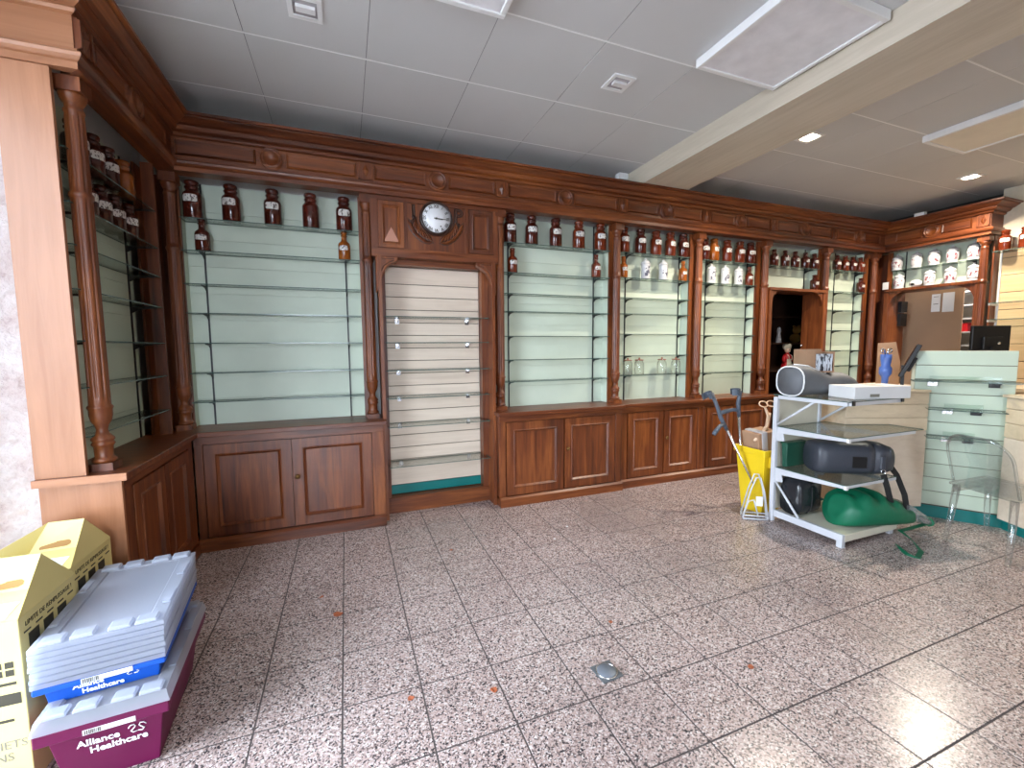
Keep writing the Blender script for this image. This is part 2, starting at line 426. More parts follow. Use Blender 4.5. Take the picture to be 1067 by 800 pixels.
def plane_matrix(o, x, y):
    x = Vector(x).normalized(); y = Vector(y).normalized(); z = x.cross(y)
    M = Matrix.Identity(4)
    for i, a in enumerate((x, y, z)):
        for j in range(3): M[j][i] = a[j]
    M.translation = Vector(o); return M

# ================================================================== THE ROOM
CEIL = 3.30
KC = (CEIL-1.5)/1.63      # ceiling features scale with the ceiling height
TX, TY, TX0, TY0 = 0.327, 0.342, -0.066, 1.487
# ---- floor: grout bed, single tiles where they show, the rest joined
floor = struct('floor', MB().box(-1.95, 7.5, -4.2, 5.9, -0.12, -0.0015), grout)
def tile_mesh(sx, sy, h, g, ch, mat, name):
    a, b = sx/2-g/2, sy/2-g/2; mb = MB()
    r = [(-a,-b),(a,-b),(a,b),(-a,b)]
    vs = [(x,y,-h) for x,y in r]+[(x,y,-ch) for x,y in r]+[(x-ch*(1 if x>0 else -1),y-ch*(1 if y>0 else -1),0) for x,y in r]
    fs = [(0,1,5,4),(1,2,6,5),(2,3,7,6),(3,0,4,7),(4,5,9,8),(5,6,10,9),(6,7,11,10),(7,4,8,11),(8,9,10,11)]
    mb.add(vs, fs); return mb.mesh(name, mat)
ft = tile_mesh(TX, TY, 0.004, 0.007, 0.0008, gran, 'floor_tile')
cells = []
for i in range(-6, 24):
    for j in range(-17, 13):
        cx, cy = TX0+TX*(i+0.5), TY0+TY*(j+0.5)
        if cx < -1.9 or cx > 7.3 or cy > 4.25 and not (4.7 < cx < 6.1): continue
        vis = False
        for dx in (-.5, 0, .5):
            for dy in (-.5, 0, .5):
                P = (cx+dx*TX, cy+dy*TY, 0); q = proj(P)
                if q[2] > 0.1 and -5 < q[0] < 1072 and 0 < q[1] < 805: vis = True
        hidden = cy > 3.95 or (cx < -1.0 and cy > 2.7)
        cells.append((0 if (vis and not hidden) else 1, cx*cx+cy*cy, cx, cy))
cells.sort()
far = MB()
for k, (hid, d, cx, cy) in enumerate(cells):
    if hid == 0 and k < 298:
        o = bpy.data.objects.new('floor_tile', ft); COL.objects.link(o); o.parent = floor; o.location = (cx, cy, 0)
    else:
        a, b = TX/2-0.0035, TY/2-0.0035
        far.add([(cx-a,cy-b,0),(cx+a,cy-b,0),(cx+a,cy+b,0),(cx-a,cy+b,0)], [(0,1,2,3)])
ff = part('outlying_floor_tiles', far, gran, floor); ff['kind'] = 'stuff'
# ---- ceiling
ceiling = struct('ceiling', MB().box(-1.95, 7.8, -4.2, 4.3, CEIL+0.003, CEIL+0.12), plain('ceiling_joint_grey', (0.22, 0.22, 0.23), 0.9))
CT = 0.6*KC
ct = tile_mesh(CT, CT, 0.004, 0.004, 0.001, ceil_m, 'ceiling_panel')
CX0, CY0 = 0.17*KC, 2.70*KC
for i in range(-4, 12):
    for j in range(-11, 3):
        cx, cy = CX0+CT*(i+0.5), CY0+CT*(j+0.5)
        if cx > 7.45 or cy > 4.3 or cx < -1.95: continue
        o = bpy.data.objects.new('ceiling_panel', ct); COL.objects.link(o); o.parent = ceiling
        o.location = (cx, cy, CEIL); o.rotation_euler = (pi, 0, 0)
for j in range(-10, 3):
    part('grid_bar', MB().box(-1.75, 7.25, CY0+CT*j-.005, CY0+CT*j+.005, CEIL-.0012, CEIL+.006), ceil_grid, ceiling)
BX0, BX1, BZ = 2.56*KC, 3.06*KC, 3.115
beam = struct('trim_1', MB().box(BX0, BX1, -4.0, 4.08, BZ+.006, CEIL-.002), beamwood)
struct('trim_2', MB().box(BX0-.11, BX0-.004, 3.90, 3.98, CEIL-.06, CEIL-.002), white_plastic)
# ---- walls
mb = MB().box(-1.40, 4.80, 4.10, 4.24, 0, CEIL).box(4.80, 6.25, 4.10, 4.24, 2.24, CEIL).box(6.25, 7.35, 4.10, 4.24, 0, CEIL)
struct('wall_back', mb, white_wall)
mb = MB().box(-1.60, -1.375, 2.665, 4.10, 0, CEIL)
struct('wall_left', mb, white_wall)
mb = MB().box(-1.75, -1.375, 2.655, 2.80, 0, CEIL).box(-1.95, -1.75, 2.2, 2.80, 0, CEIL).box(-1.95, -1.75, 0.5, 2.2, 3.0, CEIL).box(-1.95, -1.75, -4.0, 0.5, 0, CEIL).box(-1.95, -1.75, 0.5, 2.2, -0.1, 0.1)
struct('wall_stone', mb, stone_m)
mb = MB().box(7.25, 7.40, -4.0, 2.77, 0, CEIL).box(7.25, 7.40, 2.77, 2.855, 0, 3.0).box(7.25, 7.40, 2.855, 3.78, 2.24, 3.0).box(7.25, 7.40, 3.78, 4.10, 0, 3.0)
struct('wall_recess', MB().box(7.70, 7.80, 2.6, 4.24, 2.85, CEIL).box(7.4, 7.7, 2.65, 2.76, 2.85, CEIL).box(7.35, 7.7, 4.12, 4.24, 2.85, CEIL).box(7.40, 7.7, 2.76, 4.12, 2.85, 2.95), shade_wall)  # shade of the recess put into its dark wall colour
struct('wall_right', mb, cream_wall)
mb = MB().box(-1.95, -1.6, -4.2, -4.0, 0, CEIL).box(0.1, 7.4, -4.2, -4.0, 0, CEIL).box(-1.6, 0.1, -4.2, -4.0, 2.7, CEIL).box(-1.6, 0.1, -4.2, -4.0, 0, 0.1)
struct('wall_front', mb, plain('low_bounce_brown', (0.16, 0.10, 0.06), 0.6))  # unseen front wall kept dark to cut bounced light
def window(name, x0, x1, y0, y1, z0, z1, along):
    f = MB(); t = 0.05
    if along == 'x':
        f.box(x0, x0+t, y0, y1, z0, z1).box(x1-t, x1, y0, y1, z0, z1).box(x0+t, x1-t, y0, y1, z1-t, z1).box(x0+t, x1-t, y0, y1, z0, z0+t)
        xm = (x0+x1)/2; f.box(xm-t/2, xm+t/2, y0, y1, z0+t, z1-t)
        g = MB().box(x0+t, x1-t, (y0+y1)/2-.002, (y0+y1)/2+.002, z0+t, z1-t)
    else:
        f.box(x0, x1, y0, y0+t, z0, z1).box(x0, x1, y1-t, y1, z0, z1).box(x0, x1, y0+t, y1-t, z1-t, z1).box(x0, x1, y0+t, y1-t, z0, z0+t)
        g = MB().box((x0+x1)/2-.002, (x0+x1)/2+.002, y0+t, y1-t, z0+t, z1-t)
    o = struct(name, f, wood_z); part('pane', g, window_glass, o)
window('window_1', -1.88, -1.82, 0.5, 2.2, 0.1, 3.0, 'y')
window('window_2', -1.6, 0.1, -4.13, -4.07, 0.1, 2.7, 'x')
struct('ground', MB().box(-14, 14, -18, -4.2, -0.22, -0.1).box(-14, -1.95, -4.2, 8, -0.22, -0.1), pavement)
# storeroom behind the dark doorway and the room behind the counter
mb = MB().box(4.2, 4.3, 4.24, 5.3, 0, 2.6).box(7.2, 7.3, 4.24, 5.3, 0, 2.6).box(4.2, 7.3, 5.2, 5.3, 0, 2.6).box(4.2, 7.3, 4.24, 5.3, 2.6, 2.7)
struct('wall_storeroom', mb, shade_wall)
struct('wall_dispensary_far', MB().box(9.6, 9.7, 1.4, 5.2, 0, 2.7), white_wall)
struct('wall_dispensary_left', MB().box(7.4, 9.6, 5.1, 5.2, 0, 2.7), white_wall)
struct('wall_dispensary_right', MB().box(7.4, 9.6, 1.4, 1.5, 0, 2.7), white_wall)
struct('ceiling_dispensary', MB().box(7.4, 9.7, 1.4, 5.2, 2.7, 2.8), white_wall)
struct('floor_dispensary', MB().box(7.5, 9.7, 1.4, 5.2, -0.12, 0), gran)

# ================================================================== WOODWORK
WB = Wall((0, 3.80, 0), (1, 0, 0), (0, -1, 0))        # back run
WL_ = Wall((-1.09, 0, 0), (0, 1, 0), (1, 0, 0))       # left run
WR = Wall((6.98, 0, 0), (0, 1, 0), (-1, 0, 0))        # right run
WE = Wall((0, 2.63, 0), (1, 0, 0), (0, -1, 0)); WE2 = Wall((0, 2.75, 0), (1, 0, 0), (0, -1, 0))        # end faces turned to the room
LOWPROF = [(-0.10, 2.765), (0.012, 2.765), (0.012, 2.795), (0.022, 2.80), (0.034, 2.812), (0.038, 2.826), (0.030, 2.836), (0.016, 2.84), (0.016, 2.852), (0.0, 2.858), (-0.10, 2.858)]
FRZPROF = [(-0.10, 2.858), (0.0, 2.858), (0.0, 3.0), (-0.10, 3.0)]
TOPPROF = [(-0.10, 2.998), (0.0, 2.998), (0.018, 3.004), (0.026, 3.016), (0.022, 3.026), (0.05, 3.034), (0.062, 3.05), (0.062, 3.06), (0.085, 3.066), (0.105, 3.08), (0.128, 3.092), (0.128, 3.10), (0.15, 3.102), (0.15, 3.119), (-0.10, 3.119)]
def sweep(mb, W, prof, u0, u1, m0, m1, mi=0):
    n = len(prof)
    vs = [W.p(u0+w*m0, w, v) for w, v in prof]+[W.p(u1-w*m1, w, v) for w, v in prof]
    fs = [tuple(range(n)), tuple(range(2*n-1, n-1, -1))]+[(i, (i+1) % n, n+(i+1) % n, n+i) for i in range(n)]
    mb.add(vs, fs, mi)
def wlathe(mb, W, u, v, prof, seg=24, mi=0):
    """turned ornament standing out of a wall: prof of (radius, w)"""
    vs = []; n = len(prof)
    for i in range(seg):
        a = 2*pi*i/seg
        for r, w in prof: vs.append(W.p(u+r*cos(a), w, v+r*sin(a)))
    fs = [(i*n+t, ((i+1) % seg)*n+t, ((i+1) % seg)*n+t+1, i*n+t+1) for i in range(seg) for t in range(n-1)]
    mb.add(vs, fs, mi, True)
RING = [(0.0, 0.006), (0.046, 0.006), (0.050, 0.016), (0.056, 0.018), (0.060, 0.009), (0.066, 0.009), (0.070, 0.020), (0.078, 0.020), (0.082, 0.0)]
def entablature(name, W, u0, u1, m0, m1, bays, blocks, mat, label, cat='cornice', end=None):
    t = thing(name, label, cat, W.p((u0+u1)/2, 0, 2.765))
    for nm, pr in (('architrave', LOWPROF), ('frieze', FRZPROF), ('cornice_moulding', TOPPROF)):
        mb = MB(); sweep(mb, W, pr, u0, u1, m0, m1); part(nm, mb, mat, t)
    for a, b in bays:
        c = (a+b)/2
        for p, q in ((a+0.07, c-0.10), (c+0.10, b-0.07)):
            if q-p < 0.08: continue
            mb = MB(); v0, v1 = 2.874, 2.984
            o_ = [(p, v0), (q, v0), (q, v1), (p, v1)]; i_ = [(p+.018, v0+.018), (q-.018, v0+.018), (q-.018, v1-.018), (p+.018, v1-.018)]
            vs = [W.p(u, 0, v) for u, v in o_]+[W.p(u, 0.014, v) for u, v in [(x+(.006 if x == p else -.006), y+(.006 if y == v0 else -.006)) for x, y in o_]]+[W.p(u, 0.006, v) for u, v in i_]
            fs = [(k, (k+1) % 4, 4+(k+1) % 4, 4+k) for k in range(4)]+[(4+k, 4+(k+1) % 4, 8+(k+1) % 4, 8+k) for k in range(4)]+[(8, 9, 10, 11)]
            mb.add(vs, fs); part('frieze_panel', mb, mat, t)
        mb = MB(); wlathe(mb, W, c, 2.929, RING); part('roundel', mb, mat, t)
    for c in blocks:
        mb = MB().wbox(W, c-.055, c+.055, 0.0, 0.016, 2.862, 2.996).wbox(W, c-.055, c-.040, 0.016, 0.026, 2.868, 2.990).wbox(W, c+.040, c+.055, 0.016, 0.026, 2.868, 2.990)
        b = part('frieze_block', mb, wood_z, t)
        mb = MB(); mb.add([W.p(c-.026, .016, 2.929), W.p(c, .016, 2.875), W.p(c+.026, .016, 2.929), W.p(c, .016, 2.983), W.p(c, .036, 2.929)], [(0,1,4),(1,2,4),(2,3,4),(3,0,4)])
        part('diamond_boss', mb, wood_z, b)
    return t
# column positions of the back run
CX = [-1.14, 0.205, 1.377, 2.68, 3.784, 4.826, 5.927, 6.93]
bays_b = [(CX[i], CX[i+1]) for i in range(7)]
entablature('carved_cornice', WB, -1.09, 6.98, 1, 1, bays_b, CX[1:7], wood_x, 'long carved walnut cornice with ring roundels above the back shelves')
entablature('carved_cornice', WL_, 2.63, 3.80, -1, 1, [(2.72, 3.74)], [2.69], wood_y, 'short carved walnut cornice above the shelves beside the stone wall')
entablature('carved_cornice', WR, 2.75, 3.80, -1, 1, [(2.84, 3.74)], [2.81], wood_y, 'short carved walnut cornice above the white ceramic jars')
for W_, u0, u1, m0, m1, lab in ((WE, -1.372, -1.09, 0, -1, 'daylight-toned walnut cornice return against the rough stone wall'), (WE2, 6.98, 7.245, -1, 0, 'walnut cornice return meeting the cream slatted wall')):
    t = thing('cornice_return', lab, 'cornice', W_.p((u0+u1)/2, 0, 2.765))
    for nm, pr in (('architrave', LOWPROF), ('frieze', FRZPROF), ('cornice_moulding', TOPPROF)):
        mb = MB(); sweep(mb, W_, [(max(w, -0.03), v) for w, v in pr], u0, u1, m0, m1); part(nm, mb, wood_litx if u0 < 0 else wood_x, t)  # left return carries the daylight in its paler wood colour
# ---- turned colonnettes
COLPROF = [(0.036, 0.940), (0.043, 0.946), (0.044, 0.956), (0.036, 0.966), (0.033, 0.972), (0.034, 1.020), (0.038, 1.026), (0.042, 1.034), (0.038, 1.042), (0.036, 1.048), (0.042, 1.054), (0.040, 1.064),
           (0.024, 1.085), (0.020, 1.105), (0.024, 1.125), (0.036, 1.150), (0.041, 1.180), (0.041, 1.206), (0.045, 1.214), (0.045, 1.222), (0.039, 1.230), (0.038, 1.262), (0.036, 1.2705), (0.0355, 1.30),
           (0.034, 2.19), (0.036, 2.2205), (0.040, 2.225), (0.042, 2.236), (0.040, 2.248), (0.034, 2.2555), (0.033, 2.28), (0.031, 2.59), (0.031, 2.613), (0.035, 2.618), (0.035, 2.628), (0.030, 2.636), (0.030, 2.652), (0.036, 2.660), (0.042, 2.676), (0.046, 2.690), (0.046, 2.700), (0.0, 2.700)]
def flute_mesh():
    seg = 72; mb = MB(); vs = []; n = len(COLPROF)
    for i in range(seg):
        a = 2*pi*i/seg
        for r, z in COLPROF:
            if 1.27 < z < 2.22 or 2.256 < z < 2.612: r = r*(1.06-0.17*max(0.0, cos(9*a))**2)
            r *= 1.12; vs.append((r*cos(a), r*sin(a), z))
    fs = [(i*n+t, ((i+1) % seg)*n+t, ((i+1) % seg)*n+t+1, i*n+t+1) for i in range(seg) for t in range(n-1)]
    mb.add(vs, fs, 0, True)
    return mb.mesh('shaft', wood_z)
SH = flute_mesh()
PL = MB().box(-.05, .05, -.05, .05, 0.902, 0.940).mesh('plinth_block', wood_z)
CP = MB().box(-.052, .052, -.052, .052, 2.700, 2.764).mesh('capital_block', wood_z)
def colonnette(x, y, lab, group='turned colonnettes of the shelving'):
    t = thing('turned_colonnette', lab, 'column', (x, y, 0.902), 0, group)
    for nm, me in (('shaft', SH), ('plinth_block', PL), ('capital_block', CP)):
        o = part(nm, me, None, t); o.location = (0, 0, -0.902)
COLLAB = ['turned walnut colonnette in the dark corner left of the wide shelf bay', 'turned walnut colonnette left of the clock and its doorway', 'turned walnut colonnette right of the clock and its doorway',
          'turned walnut colonnette at the plinth step between two shelf bays', 'turned walnut colonnette beside the clear glass jars', 'turned walnut colonnette left of the dark storeroom doorway',
          'turned walnut colonnette right of the dark storeroom doorway', 'turned walnut colonnette in the corner next to the ceramic jars']
for x, l in zip(CX, COLLAB): colonnette(x, 3.88, l)
colonnette(-1.155, 2.735, 'turned walnut colonnette at the sunlit end by the stone wall')
colonnette(7.05, 2.812, 'turned walnut colonnette at the open end beside the ceramic jars')

# ---- frame-and-panel helper
def framed(W, u0, u1, v0, v1, w, fw, parent, mat_st, nm='door', recess=0.012, knob=None, th=0.022, field=True):
    """door: frame with bevelled inner moulding, inset panel as sub-part"""
    mb = MB()
    mb.wbox(W, u0, u0+fw, w-th, w, v0, v1).wbox(W, u1-fw, u1, w-th, w, v0, v1).wbox(W, u0+fw, u1-fw, w-th, w, v0, v0+fw).wbox(W, u0+fw, u1-fw, w-th, w, v1-fw, v1)
    a, b, c, d = u0+fw, u1-fw, v0+fw, v1-fw
    k1, k2 = 0.008, 0.024
    def ring(e, ww): return [W.p(a+e, ww, c+e), W.p(b-e, ww, c+e), W.p(b-e, ww, d-e), W.p(a+e, ww, d-e)]
    vs = ring(0, w)+ring(k1, w+0.005)+ring(k2, w-recess)
    mb.add(vs, [(k, (k+1) % 4, 4+(k+1) % 4, 4+k) for k in range(4)]+[(4+k, 4+(k+1) % 4, 8+(k+1) % 4, 8+k) for k in range(4)])
    o = part(nm, mb, mat_st, parent)
    pm = MB().wbox(W, a, b, w-th, w-recess, c, d)
    part('inset_panel', pm, wood_z, o)
    if knob:
        ku, kv = knob
        km = MB(); wlathe(km, W, ku, kv, [(0.0, 0.030+w), (0.014, 0.028+w), (0.019, 0.020+w), (0.015, 0.011+w), (0.008, 0.006+w), (0.008, w)], 12)
        part('knob', km, brass, o, label='small round brass knob')
    return o
WC = Wall((0, 0, 0), (1, 0, 0), (0, -1, 0))   # u = x, w = -y
def base_cabinet(name, lab, x0, x1, yf, doors, stiles, ztop=0.862, left_side=True):
    """lower cupboard: body, plinth, stiles, doors; front face at y=yf"""
    t = thing(name, lab, 'cabinet', ((x0+x1)/2, yf+.2, 0), 0, 'lower walnut cupboards')
    part('body', MB().box(x0, x1, yf+.022, 4.08, 0.09, ztop), wood_z, t)
    part('plinth', MB().box(x0-.0, x1+.0, yf-.03, 4.0, 0.0, 0.07).prism([(yf-.03, 0.07), (yf-.03, .074), (yf-.012, .092), (yf+.022, .092), (yf+.022, .07)], x0, x1, Wall((0,0,0), (0,1,0), (1,0,0))), wood_x, t)
    part('top_rail', MB().box(x0, x1, yf, yf+.022, ztop-.055, ztop), wood_x, t)
    for a, b in stiles: part('stile', MB().box(a, b, yf, yf+.022, .09, ztop-.055), wood_z, t, bevel=.002)
    for a, b, kn in doors:
        k = None
        if kn == 'l': k = (a+.028, 0.50)
        framed(WC, a, b, .10, ztop-.062, -(yf-.004), .07, t, wood_z, knob=k)
    return t
def X_(px, py, Y): return onY(px, py, Y).x
base_cabinet('base_cabinet', 'two-door walnut cupboard under the wide shelf bay in the corner', -1.06, 0.275, 3.72,
             [(X_(214, 500, 3.72), X_(305, 500, 3.72), None), (X_(306.5, 500, 3.72), X_(388, 500, 3.72), 'l')], [(-1.06, X_(213, 500, 3.72)), (X_(389, 500, 3.72), 0.275)])
base_cabinet('base_cabinet', 'two-door walnut cupboard right of the clock doorway, with a dark square latch', 1.305, 2.66, 3.72,
             [(X_(528, 480, 3.72), X_(587, 480, 3.72), None), (X_(588.5, 480, 3.72), X_(640, 480, 3.72), 'l')], [(1.305, X_(527, 480, 3.72)), (X_(641, 480, 3.72), 2.66)])
base_cabinet('base_cabinet', 'narrower two-door walnut cupboard below the clear glass jars', 2.66, 3.80, 3.755,
             [(X_(654.5, 460, 3.75), X_(691, 460, 3.75), None), (X_(692, 460, 3.75), X_(726, 460, 3.75), 'l')], [(2.66, X_(653.5, 460, 3.75)), (X_(727, 460, 3.75), 3.80)])
base_cabinet('base_cabinet', 'two-door walnut cupboard standing behind the crutches and yellow bin', 3.80, 4.88, 3.755,
             [(X_(736.5, 460, 3.75), X_(763, 460, 3.75), None), (X_(764, 460, 3.75), 4.80, None)], [(3.80, X_(735.5, 460, 3.75)), (4.81, 4.88)])
base_cabinet('base_cabinet', 'narrow walnut cupboard between the storeroom doorway and the far corner', 5.915, 6.95, 3.755,
             [(5.97, 6.42, None), (6.43, 6.88, 'l')], [(5.915, 5.96), (6.89, 6.95)])
# left run cupboard (front at x=-1.06)
t = thing('base_cabinet', 'shadowed two-door walnut cupboard along the left run by the boxes', 'cabinet', (-1.2, 3.2, 0), 0, 'lower walnut cupboards')
part('body', MB().box(-1.365, -1.082, 2.665, 3.68, .09, .862), wood_z, t)
part('plinth', MB().box(-1.365, -1.05, 2.64, 3.68, 0, .08), wood_y, t)
part('end_panel', MB().box(-1.37, -1.06, 2.645, 2.665, .08, .862), wood_end, t, label='daylight-toned wooden end panel')  # daylight on this end painted into the wood colour
WLc = Wall((-1.06, 0, 0), (0, 1, 0), (1, 0, 0))
part('top_rail', MB().wbox(WLc, 2.67, 3.68, -.022, 0, .807, .862), wood_y, t)
for a, b in ((2.665, 2.75), (3.60, 3.68)): part('stile', MB().wbox(WLc, a, b, -.022, 0, .09, .807), wood_z, t)
framed(WLc, 2.76, 3.165, .10, .80, .004, .07, t, wood_z); framed(WLc, 3.175, 3.59, .10, .80, .004, .07, t, wood_z)
# ---- worktops with moulded nosing
def worktop(lab, poly, nose):
    t = thing('worktop', lab, 'worktop', (poly[0][0], poly[0][1], .862), 0, 'walnut worktops')
    part('slab', MB().flat(poly, .866, .902), wood_x, t, bevel=.004)
    for i, (x0, x1, y0, y1) in enumerate(nose): part('bed_moulding', MB().box(x0, x1, y0, y1, .8625, .866), wood_x, t)
worktop('L-shaped walnut worktop running round the dark corner', [(-1.372, 2.61), (-1.02, 2.61), (-1.02, 3.67), (0.30, 3.67), (0.30, 4.085), (-1.372, 4.085)], [(-1.06, 0.28, 3.695, 3.72), (-1.06, -1.04, 2.63, 3.695)])
worktop('long walnut worktop from the clock doorway to the storeroom doorway', [(1.28, 3.67), (2.66, 3.67), (2.69, 3.715), (4.878, 3.715), (4.878, 4.085), (1.28, 4.085)], [(1.30, 2.66, 3.695, 3.72), (2.69, 4.88, 3.735, 3.755)])
worktop('short walnut worktop in the far corner by the ceramic jars', [(5.914, 3.715), (7.0, 3.715), (7.0, 4.085), (5.914, 4.085)], [(5.915, 6.95, 3.735, 3.755)])
single('worktop_end_cap', MB().box(-1.372, -1.022, 2.600, 2.6095, .866, .902), wood_litx, 'added daylight-toned end strip of the corner worktop by the stone wall', 'trim', (-1.2, 2.605, .866))  # thin strip added over the slab end to carry the daylit tone
# upright end panel above the left worktop, daylight painted into its colour
single('upright_end_panel', MB().box(-1.372, -1.185, 2.63, 2.652, .902, 2.764), wood_end, 'daylight-toned flat walnut upright between stone wall and colonnette', 'panel', (-1.28, 2.64, .902))
single('upright_end_panel', MB().box(7.12, 7.245, 2.755, 2.77, 0.0, 2.764), wood_z, 'narrow walnut upright closing the end of the ceramic jar shelves', 'panel', (7.18, 2.76, 0))
single('corner_upright', MB().box(-1.245, -1.175, 3.705, 3.722, .902, 2.764).box(-1.30, -1.10, 3.935, 3.95, .902, 2.764).box(-1.30, -1.285, 3.722, 3.935, .902, 2.764), wood_z, 'dark walnut upright board in the corner of the two runs', 'panel', (-1.25, 3.71, .902))

single('corner_upright', MB().box(6.82, 7.20, 3.955, 3.97, .902, 2.764).box(7.18, 7.2, 3.80, 3.954, .902, 2.764), wood_z, 'walnut board closing the far corner beside the arched opening', 'panel', (7.0, 3.96, .902))
qs = onX(960, 219, 6.90)
single('alarm_sensor', MB().box(6.86, 6.92, qs.y-.05, qs.y+.05, 3.1195, 3.165), white_plastic, 'small pale alarm sensor on top of the cornice over the ceramic jars', 'sensor', (6.89, qs.y, 3.1195))

# ================================================================== SHELF BAYS
def glass_slab(W, u0, u1, w0, w1, v):
    mb = MB().wbox(W, u0, u1, w0, w1, v-.006, v)
    mb.m = [0, 0, 1, 1, 1, 1]
    return mb
def shelf_part(W, u0, u1, w0, w1, v, parent):
    return part('glass_shelf', glass_slab(W, u0, u1, w0, w1, v), [glass, glass_edge], parent)
def bracket(W, u, wb, wf, v, parent, mat=None):
    th = .004
    mb = MB().prism([(wb, v-.007), (wf, v-.007), (wf, v-.012), (wb+.04, v-.022), (wb, v-.046)], u-th, u+th, Wall(W.o, W.n, W.u))
    part('shelf_bracket', mb, mat or black_metal, parent)
def bay(lab, W, u0, u1, depth, shelves, rails, z0=.902, z1=2.765, nboard=9, stiles=(.07, .07), front=0.035, side=True):
    """shelf bay recessed behind the column line: boards behind, painted cheeks, rails, brackets, glass shelves"""
    t = thing('shelf_bay', lab, 'shelving', W.p((u0+u1)/2, -depth/2, z0), 0, 'glass shelf bays')
    h = (z1-z0)/nboard
    for k in range(nboard):
        part('back_board', MB().wbox(W, u0-.03, u1+.03, -depth-.012, -depth, z0+k*h+.0012, z0+(k+1)*h-.0012), mint, t)
    part('backing', MB().wbox(W, u0-.03, u1+.03, -depth-.026, -depth-.0125, z0, z1), mint, t)
    if side:
        part('cheek', MB().wbox(W, u0-.012, u0, -depth, front-.181, z0, z1), mint, t); part('cheek', MB().wbox(W, u1, u1+.012, -depth, front-.181, z0, z1), mint, t)
    if stiles[0]: part('stile', MB().wbox(W, u0-stiles[0], u0+.004, front-.18, front-.16, z0, z1), wood_z, t)
    if stiles[1]: part('stile', MB().wbox(W, u1-.004, u1+stiles[1], front-.18, front-.16, z0, z1), wood_z, t)
    for r in rails: part('slotted_rail', MB().wbox(W, r-.006, r+.006, -depth, -depth+.008, z0, z1), black_metal, t)
    for s in shelves:
        shelf_part(W, u0+.004, u1-.004, -depth+.01, front-.135, s, t)
        for r in rails: bracket(W, r, -depth+.008, front-.15, s, t)
    return t
DB = 0.25    # bay back at y = 4.05
B1 = [2.476, 2.240, 1.996, 1.778, 1.552, 1.323, 1.100]
B2 = [2.497, 2.218, 2.020, 1.850, 1.612, 1.380, 1.167]
B3 = [2.500, 2.236, 2.025, 1.855, 1.638, 1.402, 1.188]
B4 = [2.492, 2.232, 2.024, 1.844, 1.629, 1.401, 1.182]
B5 = [2.505, 2.225, 1.974, 1.702, 1.427, 1.216]
bay('wide mint shelf bay with seven glass shelves beside the clock', WB, -1.105, 0.145, DB, B1, [X_(222, 400, 4.04), X_(365, 400, 4.04)])
bay('mint shelf bay with glass shelves right of the clock doorway', WB, 1.437, 2.622, DB, B2, [X_(530, 350, 4.04), X_(618, 350, 4.04)])
bay('mint shelf bay holding clear glass jars and two ceramic jars', WB, 2.745, 3.70, DB, B3, [X_(651, 350, 4.04), X_(706, 350, 4.04)])
bay('mint shelf bay holding three white ceramic jars', WB, 3.868, 4.735, DB, B4, [X_(734, 350, 4.04), X_(776, 350, 4.04)])
bay('narrow mint shelf bay between doorway and far corner', WB, 6.05, 6.81, DB, B5, [X_(867, 340, 4.04), X_(888, 340, 4.04)])
bay('short mint shelf bay above the storeroom doorway', WB, 4.915, 5.865, DB, [2.495], [5.02, 5.76], z0=2.22, nboard=3)
BL = [2.445, 2.199, 2.004, 1.796, 1.550, 1.323, 1.083]
bay('shaded mint shelf bay on the left run beside the stone wall', WL_, 2.67, 3.70, 0.25, BL, [onX(144, 400, -1.33).y, 2.86], stiles=(0, 0), front=0.05, side=False)
bay('short mint shelf bay of white ceramic jars over the hatch', WR, 2.865, 3.76, 0.25, [2.515], [2.95, 3.66], z0=2.262, nboard=2, stiles=(.05, .05))
# ---- doorway fronts below the short bays
def hatch(lab, W, u0, u1, w, zb, r, dp=.275):
    t = thing('doorway_arch', lab, 'doorway', W.p((u0+u1)/2, w, 0))
    part('jamb', MB().wbox(W, u0-.05, u0, w-dp, w, 0, zb), wood_z, t); part('jamb', MB().wbox(W, u1, u1+.05, w-dp, w, 0, zb), wood_z, t)
    part('head_rail', MB().wbox(W, u0-.05, u1+.05, w-dp, w+.012, zb, zb+.036), wood_x, t, bevel=.004)
    for s, uu in ((1, u0), (-1, u1)):
        pts = [(uu, zb), (uu+s*r, zb)]+[(uu+s*(r-r*sin(a*pi/16)), zb-r+r*cos(a*pi/16)) for a in range(0, 9)]
        pl = [(uu, zb), (uu+s*r, zb)]+[(uu+s*r*(1-sin(k*pi/16)), zb-r*(1-cos(k*pi/16))) for k in range(1, 8)]+[(uu, zb-r)]
        part('spandrel', MB().prism(pl, w-.05, w-.012, W), wood_z, t)
    return t
hatch('dark rounded doorway to the storeroom framed in walnut', WB, 4.93, 5.86, -0.045, 2.18, 0.17)
hatch('arched walnut opening to the room behind the counter', WR, 2.865, 3.74, -0.045, 2.222, 0.21, .385)

